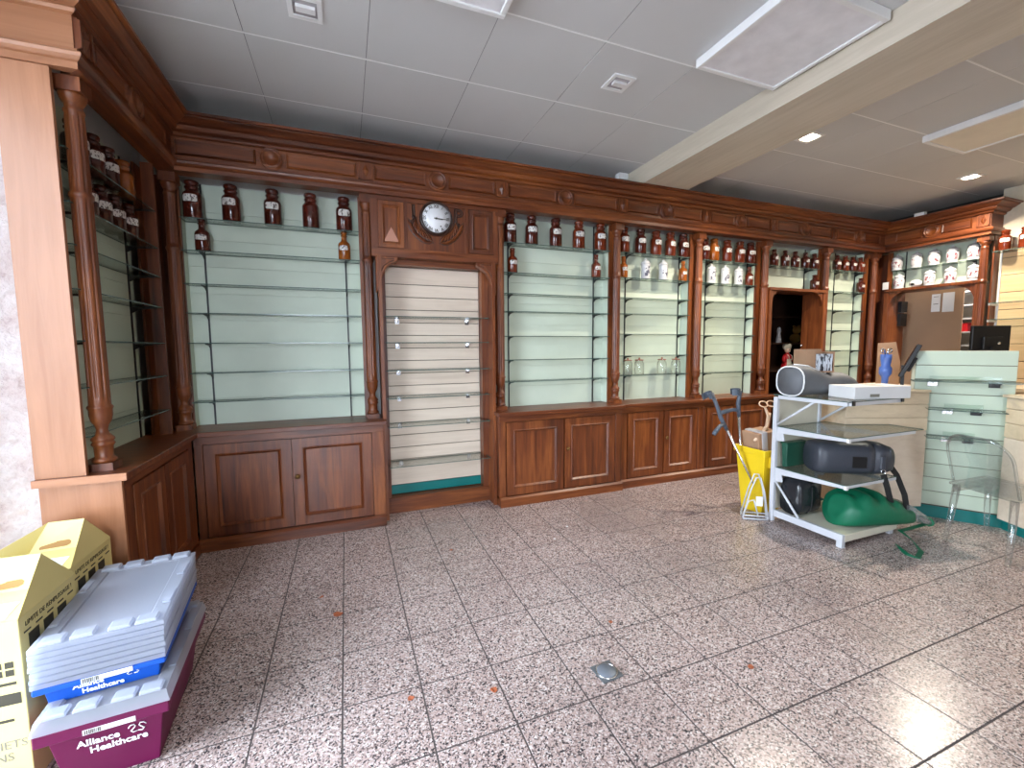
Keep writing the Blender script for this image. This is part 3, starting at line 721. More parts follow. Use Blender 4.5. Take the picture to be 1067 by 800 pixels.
# ================================================================== CLOCK DOORWAY
t = thing('doorway_surround', 'walnut doorway surround with carved corbels below the wall clock', 'doorway', (0.79, 3.85, 0))
yN = 3.83
WN = Wall((0, yN, 0), (1, 0, 0), (0, -1, 0))
zt, zb_ = 2.764, 2.345
uL, uR = 0.262, 1.320
for a, b in ((uL-.03, uL+.03), (X_(421, 230, yN), X_(424, 230, yN)), (X_(484.5, 230, yN), X_(488, 230, yN)), (uR-.02, uR+.03)):
    part('head_stile', MB().wbox(WN, a, b, -.025, 0, zb_, zt), wood_z, t, bevel=.002)
hr = part('head_rail', MB().wbox(WN, uL-.03, uR+.03, -.025, .006, zb_-.075, zb_), wood_x, t, bevel=.003)
uc = (uL+uR)/2
part('lozenge', MB().add([WN.p(uc-.28, .0062, zb_-.037), WN.p(uc, .0062, zb_-.068), WN.p(uc+.28, .0062, zb_-.037), WN.p(uc, .0062, zb_-.007), WN.p(uc, .018, zb_-.037)], [(0,1,4),(1,2,4),(2,3,4),(3,0,4)]), wood_x, hr)
part('head_backing', MB().wbox(WN, uL-.03, uR+.03, -.17, -.026, zb_-.075, zt), wood_z, t)
part('top_rail', MB().wbox(WN, uL-.03, uR+.03, -.025, .003, zt-.03, zt), wood_x, t)
a1, b1 = uL+.03, X_(421, 230, yN); a2, b2 = X_(488, 230, yN), uR-.02
pl = framed(WN, a1+.002, b1-.002, zb_+.004, zt-.034, .002, .03, t, wood_z, nm='head_panel', recess=.012)
pr = framed(WN, a2+.002, b2-.002, zb_+.004, zt-.034, .002, .03, t, wood_z, nm='head_panel', recess=.012)
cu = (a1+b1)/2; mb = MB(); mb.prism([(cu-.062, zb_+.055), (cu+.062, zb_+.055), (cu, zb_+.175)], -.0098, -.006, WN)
part('triangular_patch', mb, pale_patch, pl, label='pale pinkish triangular patch')  # pale flat triangle laid on the head panel
# carved clock board
c0, c1 = X_(424, 230, yN), X_(484.5, 230, yN)
cb = part('clock_board', MB().wbox(WN, c0, c1, -.025, -.010, zb_, zt-.03), wood_z, t)
ck = onY(454.4, 228, yN); cxu, czv = ck.x, ck.z
carved = wood('carving_shade', 2, (0.012, 0.003, 0.0015), (0.024, 0.006, 0.0025), (0.04, 0.011, 0.004))  # near-black walnut paints the shade of the carved lines
def leafspray(s, grow=0.0):
    mb = MB()
    for k in range(7):
        ang = radians(200-14*k) if s < 0 else radians(-20+14*k)
        base_a = radians(262-9*k) if s < 0 else radians(278+9*k)
        br = 0.222; bx, bz = cxu+br*cos(base_a)*1.0, czv+br*sin(base_a)*0.92
        L = 0.10; dx, dz = cos(base_a+(-1.9 if s < 0 else 1.9)), sin(base_a+(-1.9 if s < 0 else 1.9))
        for sg in (-0.45, 0.45):
            d = Vector((dx*cos(sg)-dz*sin(sg), dx*sin(sg)+dz*cos(sg)))
            nrm = Vector((-d.y, d.x))
            pts = [(0, 0), (.35, .012), (.65, .011), (1, 0), (.65, -.011), (.35, -.012)]
            rim = [(bx+d.x*L*(p+grow*(p-.5)*4)+nrm.x*q*(1+grow*9), bz+d.y*L*(p+grow*(p-.5)*4)+nrm.y*q*(1+grow*9)) for p, q in pts]
            rim = [(min(max(u, c0+.008), c1-.008), min(max(v, zb_+.008), zt-.04)) for u, v in rim]
            mid = (bx+d.x*L*.5, bz+d.y*L*.5)
            vs = [WN.p(u, -.010, v) for u, v in rim]+[WN.p(mid[0], (.006 if not grow else -.006), mid[1])]
            mb.add(vs, [(i, (i+1) % 6, 6) for i in range(6)])
    return mb
for s_ in (-1, 1): part('leaf_carving', leafspray(s_), wood_z, cb); part('leaf_outline', leafspray(s_, .06), carved, cb)  # dark outline paints the shade round each leaf
for txt, u in (('J', c0+.058), ('P', c1-.060)):
    me = text_mesh(txt, .165, carved, plane_matrix(Vector((u, yN+.009, zt-.105)), (1,0,0), (0,0,1)), 'carved_initial', outline=.006)
    me.transform(Matrix.Translation(-root_loc(cb))); part('carved_initial', me, None, cb)
    mb = MB(); wlathe(mb, WN, u, czv-.02+(.02 if txt == 'J' else -.01), [(0, .004), (.012, .003), (.017, -.010)], 12); part('carved_berry', mb, carved, cb)
# jambs, threshold and corbels
part('jamb', MB().box(uL+.017, uL+.045, 3.79, 4.02, .0, zb_-.075), wood_z, t); part('jamb', MB().box(uR-.045, uR-.018, 3.79, 4.02, 0, zb_-.075), wood_z, t)
part('inner_jamb', MB().box(uL+.045, uL+.082, 3.93, 4.03, .15, zb_-.075), wood_z, t); part('inner_jamb', MB().box(uR-.105, uR-.045, 3.93, 4.03, .15, zb_-.075), wood_z, t)
part('inner_head', MB().box(uL+.045, uR-.045, 3.93, 4.03, 2.225, zb_-.075), wood_x, t)
part('threshold', MB().box(0.285, 1.297, 3.94, 4.05, 0, .145), wood_x, t, bevel=.004)
for s, u in ((1, uL+.0), (-1, uR-.0)):
    z = zb_-.076
    pts = [(0, 0), (.185, 0), (.18, -.03), (.13, -.055), (.085, -.09), (.06, -.14), (.045, -.20), (.03, -.275), (0, -.30)]
    poly = [(u+s*x, z+y) for x, y in pts]
    c = part('corbel', MB().prism(poly, -.06, .022, WN), wood_z, t, bevel=.005)
    pts2 = [(.02, -.02), (.15, -.02), (.145, -.03), (.10, -.05), (.065, -.08), (.045, -.12), (.03, -.17), (.02, -.2)]
    part('scroll_relief', MB().prism([(u+s*x, z+y) for x, y in pts2], .022, .030, WN), wood_z, c, bevel=.003)
    part('scroll_shade_line', MB().tube([WN.p(u+s*x, .0225, z+y) for x, y in pts2+pts2[:1]], .004, 6), carved, c)  # dark tube paints the groove shade along the scroll
# ---- the clock
k = thing('wall_clock', 'round white wall clock with roman numerals in carved walnut board', 'clock', WN.p(cxu, -.010, czv-.15))
R_ = 0.126
mb = MB(); wlathe(mb, WN, cxu, czv, [(R_-.004, .018), (R_+.004, .026), (R_+.014, .024), (R_+.020, .010), (R_+.020, -.0095)], 40); part('bezel', mb, plain('dark_clock_bezel', (0.03, 0.012, 0.008), 0.3), k)
mb = MB(); wlathe(mb, WN, cxu, czv, [(0, .012), (R_-.003, .012), (R_-.003, -.008)], 40); fc = part('dial', mb, clock_face, k)
for i, nmr in enumerate(['XII', 'I', 'II', 'III', 'IIII', 'V', 'VI', 'VII', 'VIII', 'IX', 'X', 'XI']):
    a = radians(90-30*i); rr = R_*.80
    up = Vector((cos(a), 0, sin(a))); rgt = Vector((sin(a), 0, -cos(a)))
    me = text_mesh(nmr, .036, print_dark, plane_matrix(Vector((cxu+rr*cos(a), yN-.0128, czv+rr*sin(a))), rgt, up), 'numeral', bold=.0008)
    me.transform(Matrix.Translation(-root_loc(k))); part('numeral', me, None, fc)
for nm, ang, L, wd in (('hour_hand', -4, .066, .010), ('minute_hand', -3, .100, .006)):
    a = radians(ang); d = (cos(a), sin(a)); n2 = (-d[1], d[0])
    poly = [(cxu-d[0]*.02+n2[0]*wd/2, czv-d[1]*.02+n2[1]*wd/2), (cxu-d[0]*.02-n2[0]*wd/2, czv-d[1]*.02-n2[1]*wd/2), (cxu+d[0]*L*.8-n2[0]*wd/2, czv+d[1]*L*.8-n2[1]*wd/2), (cxu+d[0]*L, czv+d[1]*L), (cxu+d[0]*L*.8+n2[0]*wd/2, czv+d[1]*L*.8+n2[1]*wd/2)]
    part(nm, MB().prism(poly, .0145 if nm[0] == 'h' else .0165, .0155 if nm[0] == 'h' else .0175, WN), print_dark, k)
mb = MB(); wlathe(mb, WN, cxu, czv, [(0, .020), (.009, .019), (.009, .013)], 12); part('hub', mb, print_dark, k)
mb = MB(); wlathe(mb, WN, cxu+.038, czv-.063, [(0, .0135), (.006, .0135), (.006, .012)], 12); part('winding_hole', mb, print_dark, fc)
# ---- slatted display in the niche
t = thing('slat_display', 'pale wooden slat panel with six glass shelves in the niche under the clock', 'display', (0.79, 4.03, .146))
sx0, sx1 = uL+.083, uR-.106
WS = Wall((0, 4.035, 0), (1, 0, 0), (0, -1, 0))
part('backing', MB().wbox(WS, sx0, sx1, -.018, -.0065, .15, 2.224), groove, t)
zz = [2.224, 2.075]; 
while zz[-1] > .36: zz.append(zz[-1]-.1145)
zz[-1] = .235
for a, b in zip(zz[:-1], zz[1:]): part('slat', MB().wbox(WS, sx0, sx1, -.006, .004, b+.003, a-.003), maple_p, t, bevel=.002)
part('kick_board', MB().wbox(WS, sx0, sx1, -.006, .006, .152, .233), teal, t, label='teal kick board')
for py in (330, 356.5, 385, 413, 442, 482.5):
    z = onY(455, py, 3.79).z
    shelf_part(WS, sx0-.025, sx1+.03, .006, .245, z, t)
    for u in (sx0+.10, sx1-.12):
        mb = MB().wbox(WS, u-.018, u+.018, .004, .010, z-.055, z-.008).prism([(.010, z-.008), (.12, z-.008), (.12, z-.013), (.010, z-.035)], u-.002, u+.002, Wall(WS.o, WS.n, WS.u))
        part('shelf_bracket', mb, chrome, t)

# ================================================================== JARS AND BOTTLES
def label_patch(r, z0, z1, half, seg=8):
    vs = []
    for i in range(seg+1):
        a = -pi/2-half+2*half*i/seg
        k = abs(2*i/seg-1); c = .006 if k > .98 else 0
        vs += [(r*cos(a), r*sin(a), z0+c), (r*cos(a), r*sin(a), z1-c)]
    return MB().add(vs, [(2*i, 2*i+2, 2*i+3, 2*i+1) for i in range(seg)], 0, True)
WIDE = [(0, 0), (.052, 0), (.056, .006), (.056, .150), (.052, .165), (.040, .176), (.037, .182), (.037, .196), (.042, .198), (.042, .206), (.034, .208)]
WIDES = [(.030, .2065), (.034, .214), (.041, .222), (.043, .232), (.040, .243), (.024, .249), (0, .250)]
NARR = [(0, 0), (.043, 0), (.047, .006), (.047, .118), (.043, .134), (.028, .148), (.021, .156), (.020, .186), (.025, .188), (.025, .196), (.018, .198)]
NARS = [(.015, .1965), (.018, .202), (.024, .208), (.024, .220), (.018, .226), (0, .228)]
SQUAT = [(0, 0), (.046, 0), (.05, .006), (.05, .125), (.045, .14), (.026, .15), (.024, .168), (.029, .17), (.029, .176), (.02, .178)]
SQUAS = [(.018, .177), (.022, .184), (.028, .19), (.028, .2), (.02, .206), (0, .207)]
CERAM = [(0, 0), (.046, 0), (.05, .004), (.05, .012), (.047, .018), (.046, .06), (.047, .12), (.05, .148), (.05, .156), (.042, .160)]
CERAML = [(.044, .1605), (.05, .163), (.05, .170), (.044, .184), (.028, .198), (.012, .204), (.010, .208), (.014, .214), (.010, .222), (0, .225)]
CERAB = [(0, 0), (.050, 0), (.055, .004), (.055, .010), (.05, .018), (.055, .04), (.060, .08), (.060, .115), (.052, .135), (.050, .142), (.054, .146), (.045, .148)]
CERABL = [(.048, .1485), (.057, .152), (.057, .160), (.048, .178), (.030, .190), (.013, .196), (.010, .202), (.014, .210), (.010, .218), (0, .220)]
GLJ = [(0, .003), (.050, .003), (.053, .008), (.053, .120), (.048, .140), (.040, .150), (.040, .158)]
def bottle(kind, loc, lab, glassmat, group, labelled=True, rz=0.0, k=1.0):
    body, stop, (z0, z1, half, r) = {'wide': (WIDE, WIDES, (.102, .148, .78, .0568)), 'narrow': (NARR, NARS, (.074, .110, .8, .0478)), 'squat': (SQUAT, SQUAS, (.075, .110, .65, .0508))}[kind]
    t = thing('apothecary_bottle' if kind != 'wide' else 'apothecary_jar', lab, 'bottle' if kind != 'wide' else 'jar', loc, rz, group)
    t.scale = (k, k, k)
    part('glass_body', cached((kind, 'b', glassmat.name), lambda: MB().lathe(body, 18).mesh('glass_body', glassmat)), None, t)
    part('stopper', cached((kind, 's', glassmat.name), lambda: MB().lathe(stop, 14).mesh('stopper', glassmat)), None, t)
    if labelled: part('paper_label', cached((kind, 'l'), lambda: label_patch(r, z0, z1, half).mesh('paper_label', label_m)), None, t, label='white printed paper label')
    return t
def ceramic_jar(loc, lab, group, big=False, rz=0.0):
    t = thing('ceramic_jar', lab, 'jar', loc, rz, group)
    a, b = (CERAB, CERABL) if big else (CERAM, CERAML)
    part('jar_body', cached(('cb', big), lambda: MB().lathe(a, 18).mesh('jar_body', ceramic)), None, t)
    part('domed_lid', cached(('cl', big), lambda: MB().lathe(b, 18).mesh('domed_lid', ceramic)), None, t)
    part('painted_motif', cached(('cm', big), lambda: label_patch(.0605 if big else .0485, .04 if big else .03, .115 if big else .135, .85).mesh('painted_motif', motif_p if big else motif_m)), None, t)
    return t
YJ = 3.955
def row(px, py, z, kind, labs, mats, group, Y=YJ, k=1.0, lb=None):
    for i, (x, l) in enumerate(zip(px, labs)):
        p = onY(x, py, Y)
        bottle(kind, (p.x, Y, z+.0005), l, mats[i % len(mats)], group, labelled=(lb is None or i not in lb), k=k, rz=random.uniform(-.2, .2))
def seq(n, fmt, names): return [fmt % names[i] for i in range(n)]
ORD = ['first', 'second', 'third', 'fourth', 'fifth']
g = 'brown apothecary jars on the top shelves'
g2 = 'slender bottles on the second shelves'
L1 = ['brown stoppered jar in the corner of the wide bay top shelf', 'brown labelled jar second from the corner on the wide bay top shelf', 'brown labelled jar in the middle of the wide bay top shelf',
      'brown jar without a label on the wide bay top shelf', 'brown labelled jar on the wide bay top shelf beside the clock column']
row([201, 241, 284, 323.5, 358], 215, B1[0], 'wide', L1, [brown_glass], g, lb={3}, k=1.12)
row([211.5], 255, B1[1], 'narrow', ['dark brown slender bottle below the corner jars of the wide bay'], [brown_glass], g2, k=1.07)
row([359], 265, B1[1], 'narrow', ['bright amber slender bottle on the wide bay second shelf by the clock'], [amber_glass], g2, k=1.03)
n2 = ['next to the clock column', 'second from the clock column', 'in the middle', 'second from the far end', 'at the far end']
row([531.5, 554, 579, 603, 625.5], 245, B2[0], 'wide', ['brown labelled jar %s of the top shelf right of the clock' % s for s in n2], [brown_glass, brown_glass, brown_glass, redbrown_glass, redbrown_glass], g, k=1.12)
row([534, 621], 276, B2[1], 'narrow', ['brown slender bottle by the clock column on the second shelf', 'red-brown slender bottle at the far end of the second shelf right of the clock'], [redbrown_glass], g2, k=1.05)
n3 = ['half hidden by the column', 'second from the column', 'in the middle', 'second from the far end', 'at the far end']
row([650, 667.5, 683.5, 698.5, 712], 255, B3[0], 'wide', ['brown jar %s, on the shelf above two ceramic jars' % s for s in n3], [redbrown_glass, brown_glass, redbrown_glass, redbrown_glass, brown_glass], g, k=1.07)
row([649.5, 711.5], 283, B3[1], 'narrow', ['amber slender bottle half hidden by the column beside two ceramic jars', 'amber slender bottle right of the two ceramic jars'], [amber_glass], g2, k=1.0)
for x, l in ((672.5, 'white ceramic jar with palm motif, the one near the column of the pair'), (691, 'white ceramic jar with palm motif, the one near the amber bottle of the pair')):
    p = onY(x, 285, YJ); ceramic_jar((p.x, YJ, B3[1]+.0005), l, 'white ceramic jars with palm motif')
n4 = n3
row([734, 744, 757.5, 771, 782], 262, B4[0], 'wide', ['brown jar %s, on the shelf above three ceramic jars' % s for s in n4], [brown_glass, amber_glass, redbrown_glass, redbrown_glass, brown_glass], g, k=1.04)
for x, l in ((741, 'nearest the column'), (755.5, 'in the middle'), (769.5, 'next to the brown bottle')):
    p = onY(x, 290, YJ); ceramic_jar((p.x, YJ, B4[1]+.0005), 'palm-motif ceramic jar %s of the row of three' % l, 'white ceramic jars with palm motif')
row([780.5], 290, B4[1], 'narrow', ['red-brown slender bottle right of the three ceramic jars'], [redbrown_glass], g2)
row([806.5, 818, 828.5, 839, 848.5], 270, 2.4955, 'squat', ['dark round bottle %s of the row above the storeroom doorway' % s for s in ('at the near end', 'second along', 'in the middle', 'fourth along', 'at the far end')], [brown_glass], 'dark round bottles above the doorways')
row([848.5], 297, 2.2205, 'squat', ['dark round bottle standing alone on the ledge of the storeroom doorway'], [brown_glass], 'dark round bottles above the doorways')
row([872, 880.5, 888.5, 896.5], 274, B5[0], 'squat', ['dark round bottle %s of the narrow bay top shelf' % s for s in ('nearest the doorway', 'second from the doorway', 'third from the doorway', 'nearest the corner')], [brown_glass, redbrown_glass], 'dark round bottles above the doorways')
row([896.5], 300, B5[1], 'squat', ['dark round bottle on the second shelf of the narrow corner bay'], [brown_glass], 'dark round bottles above the doorways')
# left run: labels face the room (+x)
gl = 'brown jars on the shaded left shelves'
for r, (xs, z) in enumerate((((( 91, 150), (107, 158), (122, 166), (137, 172)), BL[0]), (((101.5, 208), (116, 215), (130, 222), (143, 229)), BL[1]))):
    for i, (x, y) in enumerate(xs):
        Yp = onX(x, y, -1.215).y
        lab = 'brown jar %s of the %s shelf on the shaded left run' % (['at the sunlit end', 'second from the sunlit end', 'third from the sunlit end', 'at the corner end'][i], ['upper', 'lower'][r])
        if r == 0 and i == 3: lab = 'amber jar without a label at the corner end of the upper left shelf'
        bottle('wide', (-1.265, Yp, z+.0005), lab, (amber_glass if (r == 0 and i == 3) else brown_glass), gl, labelled=not (r == 0 and i == 3), rz=radians(60), k=.96 if r == 0 else .92)
# right run: ceramic jars over the hatch
gr = 'white ceramic jars with pink motif over the hatch'
XJ = 7.13
names5 = ['in the corner', 'second from the corner', 'in the middle', 'second from the end column', 'beside the end column']
for x, l in zip((935, 955, 973, 992, 1014), names5):
    p = onX(x, 272, XJ); ceramic_jar((XJ, p.y, 2.5155), 'pink-motif ceramic jar %s, upper row over the hatch' % l, gr, True, rz=radians(-70))
for x, l in zip((936.5, 968, 989.5, 1013.5), ('in the corner', 'right of the white camera dome', 'second from the end column', 'beside the end column')):
    p = onX(x, 295, XJ); ceramic_jar((XJ, p.y, 2.2625), 'pink-motif ceramic jar %s, lower row over the hatch' % l, gr, True, rz=radians(-70))
# dome camera and small card on the ledge
p = onX(954, 296, 7.06)
t = thing('dome_camera', 'white oval dome camera lying between the ceramic jars', 'camera', (7.06, p.y, 2.2582))
part('housing', MB().ball((7.06, p.y, 2.305), .045, .07, .047), white_plastic, t); part('lens', MB().ball((7.018, p.y+.012, 2.295), .012, .022, .018), black_plastic, t)
p = onX(923, 298, 6.99)
single('price_card', MB().box(6.985, 6.99, p.y-.035, p.y+.035, 2.2585, 2.355), paper, 'small blank white card leaning at the corner of the hatch ledge', 'card', (6.99, p.y, 2.2585))
# clear storage jars
for x, l in ((654, 'nearest the column'), (666, 'second from the column'), (689.5, 'third from the column'), (704, 'furthest from the column')):
    p = onY(x, 385, 3.94)
    t = thing('glass_storage_jar', 'clear glass storage jar with thin reddish lid, %s' % l, 'jar', (p.x, 3.94, B3[6]+.0005), 0, 'clear storage jars')
    part('jar_body', cached('gj', lambda: MB().lathe(GLJ, 20).mesh('jar_body', clear_glass)), None, t)
    part('lid', cached('gjl', lambda: MB().lathe([(0, .1585), (.046, .1585), (.048, .163), (.046, .168), (.012, .170), (.008, .176), (.011, .184), (.006, .190), (0, .191)], 20).mesh('lid', plain('reddish_lid', (0.28, 0.10, 0.06), 0.4))), None, t)

# ================================================================== CEILING FITTINGS
def light_panel(x0, x1, y0, y1, lab, tm=diffuser_m):
    x0, x1, y0, y1 = [q*KC for q in (x0, x1, y0, y1)]
    t = thing('ceiling_light_panel', lab, 'ceiling light', ((x0+x1)/2, (y0+y1)/2, CEIL-.055), 0, 'unlit ceiling light panels')
    z1 = CEIL-.001; z0 = CEIL-.055; f = .03
    mb = MB().box(x0, x1, y0, y0+f, z0, z1).box(x0, x1, y1-f, y1, z0, z1).box(x0, x0+f, y0+f, y1-f, z0, z1).box(x1-f, x1, y0+f, y1-f, z0, z1)
    part('frame', mb, white_plastic, t, bevel=.003); part('diffuser', MB().box(x0+f, x1-f, y0+f, y1-f, z0+.008, z0+.014), tm, t)
light_panel(0.18, 0.775, 1.49, 2.085, 'square unlit light panel in the middle of the cool white ceiling')
light_panel(1.93, 2.545, 1.42, 2.045, 'square unlit light panel against the wooden beam')
light_panel(4.30, 4.88, 1.52, 2.13, 'square unlit light panel between the two lit downlights', plain('warm_diffuser', (0.78, 0.72, 0.60), 0.55, var=0.04))
def recess(x, y, lab, lit):
    x, y = x*KC, y*KC
    t = thing('recessed_downlight', lab, 'ceiling light', (x, y, CEIL-.012), 0, 'recessed square downlights')
    s, z = .085, CEIL-.001
    mb = MB().box(x-s, x+s, y-s, y-s+.025, z-.009, z).box(x-s, x+s, y+s-.025, y+s, z-.009, z).box(x-s, x-s+.025, y-s+.025, y+s-.025, z-.009, z).box(x+s-.025, x+s, y-s+.025, y+s-.025, z-.009, z)
    part('trim_ring', mb, white_plastic, t)
    if lit:
        part('lamp_lens', MB().lathe([(0, z-.006), (.055, z-.006), (.06, z-.003), (0, z-.003)], 20, (x, y, 0)), lamp_on, t)
        l = bpy.data.lights.new('downlight_lamp', 'SPOT'); l.energy = DOWNLIGHT_W; l.color = (1.0, 0.89, 0.74); l.spot_size = radians(150); l.spot_blend = 0.6; l.shadow_soft_size = 0.035
        o = bpy.data.objects.new('downlight_lamp', l); COL.objects.link(o); o.parent = t; o.location = (0, 0, -.02)
    else:
        part('reflector', MB().box(x-s+.025, x+s-.025, y-s+.025, y+s-.025, z-.003, z-.001), plain('dim_reflector', (0.35, 0.33, 0.34), 0.3), t)
        part('lamp_tube', MB().box(x-.045, x+.05, y-.025, y+.015, z-.02, z-.003), white_plastic, t)
recess(-0.12, 2.41, 'unlit square recessed downlight in the ceiling panels near the dark corner', False)
recess(1.64, 2.38, 'unlit square recessed downlight near the wooden beam', False)
recess(3.46, 2.44, 'lit warm recessed downlight beside the wooden beam', True)
recess(5.76, 2.44, 'lit warm recessed downlight in front of the ceramic jars', True)

# ================================================================== CREAM SLATTED WALL AT THE RIGHT
t = thing('slat_wall', 'honey-coloured slatted wall panel right of the ceramic jar unit', 'display', (7.235, 1.4, 0.1))
WW = Wall((7.248, 0, 0), (0, 1, 0), (-1, 0, 0))
part('backing', MB().wbox(WW, 0.2, 2.745, .001, .010, .1, 2.62), groove, t)
z = .1
while z < 2.6:
    part('slat', MB().wbox(WW, 0.2, 2.745, .0105, .022, z+.003, min(z+.20, 2.62)-.003), maple_o, t, bevel=.002); z += .20
pw = onX(1037, 290, 7.22)
pw.y = 2.73
part('wall_standard', MB().wbox(WW, pw.y-.008, pw.y+.008, .0225, .036, 1.3, 2.56), white_metal, t)
zs = onX(1044, 262, 7.12).z
shelf_part(WW, 1.2, 2.742, .037, .23, zs, t)
for py in (316, 333):
    q = onX(1030, py, 7.1)
    shelf_part(WW, 1.2, 2.742, .037, .23, q.z, t)
    part('shelf_bracket', MB().wbox(WW, pw.y-.006, pw.y+.006, .036, .22, q.z-.03, q.z-.007), white_metal, t)
for y, l in ((2.67, 'red-brown labelled jar on the glass shelf of the cream wall nearest the cornice'), (2.51, 'red-brown labelled jar on the cream wall glass shelf, further from the cornice')):
    bottle('wide', (7.11, y, zs+.0005), l, redbrown_glass, 'brown jars on the cream wall', rz=radians(-75), k=.95)

# ================================================================== ROOM SEEN THROUGH THE HATCH
yb0, yb1 = onX(1003, 330, 7.63).y, onX(943, 330, 7.63).y
single('hardboard_sheet', MB().box(7.62, 7.635, yb0, yb1, 0, 2.36), hardboard, 'tall brown hardboard sheet with notices seen through the arched opening', 'board', (7.63, (yb0+yb1)/2, 0))
single('hardboard_sheet', MB().box(7.75, 7.765, yb1-.10, yb1+.30, 0, 2.4), hardboard, 'darker brown board behind the hardboard sheet with notices', 'board', (7.757, yb1+.1, 0))
for xa, xb, ya, yb_, lab in ((970, 980.5, 306, 325, 'white notice with dark lines pinned to hardboard, nearer the corner'), (981.5, 995, 304, 325, 'plain white notice pinned to hardboard, nearer the metal shelves')):
    p0, p1 = onX(xa, yb_, 7.615), onX(xb, ya, 7.615)
    t = thing('wall_notice', lab, 'notice', (7.615, (p0.y+p1.y)/2, p0.z)); part('sheet', MB().box(7.612, 7.619, p1.y, p0.y, p0.z, p1.z), paper, t)
    if xa < 975: part('printed_lines', MB().box(7.6112, 7.6118, p1.y+.02, p0.y-.02, p0.z+.10, p0.z+.108).box(7.6112, 7.6118, p1.y+.02, p0.y-.02, p0.z+.2, p0.z+.206), print_dark, t)
t = thing('ceiling_tube_light', 'lit tube light on the ceiling of the room behind the counter', 'ceiling light', (8.3, 2.9, 2.64))
part('housing', MB().box(7.9, 8.0, 2.3, 3.6, 2.66, 2.699), white_metal, t); part('tube', MB().tube([(7.95, 2.32, 2.645), (7.95, 3.58, 2.645)], .014, 10), emit('lit_tube', (1.0, .93, .84), 6.0), t)
l = bpy.data.lights.new('tube_lamp', 'AREA'); l.shape = 'RECTANGLE'; l.size = .08; l.size_y = 1.2; l.energy = 26; l.color = (1, .93, .84)
o = bpy.data.objects.new('tube_lamp', l); COL.objects.link(o); o.parent = t; o.location = (-.35, 0, -.02)
t = thing('white_shelving', 'white metal shelving seen through the arched opening', 'shelving', (8.3, 3.1, 0))
part('back', MB().box(8.60, 8.62, 2.3, 3.7, 0, 2.6), white_wall, t)
for k in range(9): part('shelf', MB().box(8.18, 8.60, 2.3, 3.7, .9+.19*k, .92+.19*k), white_metal, t)
part('side', MB().box(8.18, 8.60, 2.28, 2.3, 0, 2.6), white_metal, t); part('side', MB().box(8.18, 8.60, 3.7, 3.72, 0, 2.6), white_metal, t)
p = onX(1001, 352, 8.22)
single('red_box', MB().box(8.2, 8.35, p.y-.07, p.y+.07, 1.681, 1.80), red_p, 'small red box on the white metal shelving', 'box', (8.27, p.y, 1.681))
t = thing('wall_organiser', 'black two-tier wall organiser inside the arched opening', 'organiser', (7.32, 3.74, 1.7))
part('tray', MB().box(7.26, 7.40, 3.70, 3.775, 1.95, 2.10), black_plastic, t); part('tray', MB().box(7.26, 7.40, 3.70, 3.775, 1.76, 1.93), black_plastic, t)

# ================================================================== STOREROOM DOORWAY
dim_wood = plain('dim_brown_shelf', (0.045, 0.018, 0.009), 0.6)  # darkness of the storeroom put into the shelf brown
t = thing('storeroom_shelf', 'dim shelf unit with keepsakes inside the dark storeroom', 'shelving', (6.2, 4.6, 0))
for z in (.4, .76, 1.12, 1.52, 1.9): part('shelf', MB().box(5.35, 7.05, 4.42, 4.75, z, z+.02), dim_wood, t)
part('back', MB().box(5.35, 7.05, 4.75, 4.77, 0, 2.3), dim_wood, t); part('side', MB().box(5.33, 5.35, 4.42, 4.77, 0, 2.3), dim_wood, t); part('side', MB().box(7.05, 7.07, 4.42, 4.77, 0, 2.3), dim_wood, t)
dx, dy, k_ = 6.055, 4.45, .86
t = thing('rag_doll', 'doll with white bonnet, red sleeves and white apron inside the storeroom', 'doll', (dx, dy, 1.1405))
def dz(z): return 1.1405+(z-1.03)*k_
part('body', MB().lathe([(r*k_, dz(z)) for r, z in [(0, 1.03), (.095, 1.03), (.085, 1.10), (.06, 1.18), (.065, 1.24), (.055, 1.29), (.022, 1.31), (.022, 1.33), (0, 1.33)]], 14, (dx, dy, 0)).ball((dx-.065, dy-.01, dz(1.22)), .034, .03, .056).ball((dx+.065, dy-.01, dz(1.22)), .034, .03, .056), red_p, t)
part('apron', MB().lathe([(r*k_, dz(z)) for r, z in [(.098, 1.03), (.0885, 1.10), (.0640, 1.18), (.069, 1.22)]], 10, (dx, dy-.002, 0), a0=pi*1.2, a1=pi*1.8), doll_white, t)
for s in (-1, 1): part('apron_strap', MB().tube([(dx+s*.026, dy-.060, dz(1.21)), (dx+s*.035, dy-.053, dz(1.27)), (dx+s*.026, dy-.01, dz(1.305))], .006, 6), doll_white, t)
hd = part('head', MB().ball((dx, dy-.005, dz(1.375)), .043, .041, .05), skin_m, t)
for s in (-1, 1): part('eye', MB().ball((dx+s*.016, dy-.044, dz(1.372)), .0045, .004, .005, 6), black_plastic, hd)
part('bonnet', MB().ball((dx, dy+.008, dz(1.43)), .064, .058, .058), doll_white, t)
single('plush_toy', MB().ball((6.36, 4.56, 1.61), .085, .07, .07).ball((6.36, 4.54, 1.73), .06, .055, .06).ball((6.31, 4.55, 1.785), .02, .02, .02).ball((6.41, 4.55, 1.785), .02, .02, .02), yellow_t, 'mustard plush toy on the dim storeroom shelf', 'toy', (6.36, 4.56, 1.541))
single('white_figurine', MB().lathe([(0, 1.541), (.04, 1.541), (.035, 1.60), (.022, 1.67), (.032, 1.71), (.022, 1.76), (0, 1.77)], 12, (5.93, 4.50, 0)), ceramic, 'small white figurine on the dim storeroom shelf', 'figurine', (5.93, 4.50, 1.541))
mb = MB(); wlathe(mb, Wall((5.858, 0, 0), (0, 1, 0), (-1, 0, 0)), 4.085, 1.50, [(0, .05), (.014, .048), (.018, .036), (.008, .026), (.008, .001)], 10)
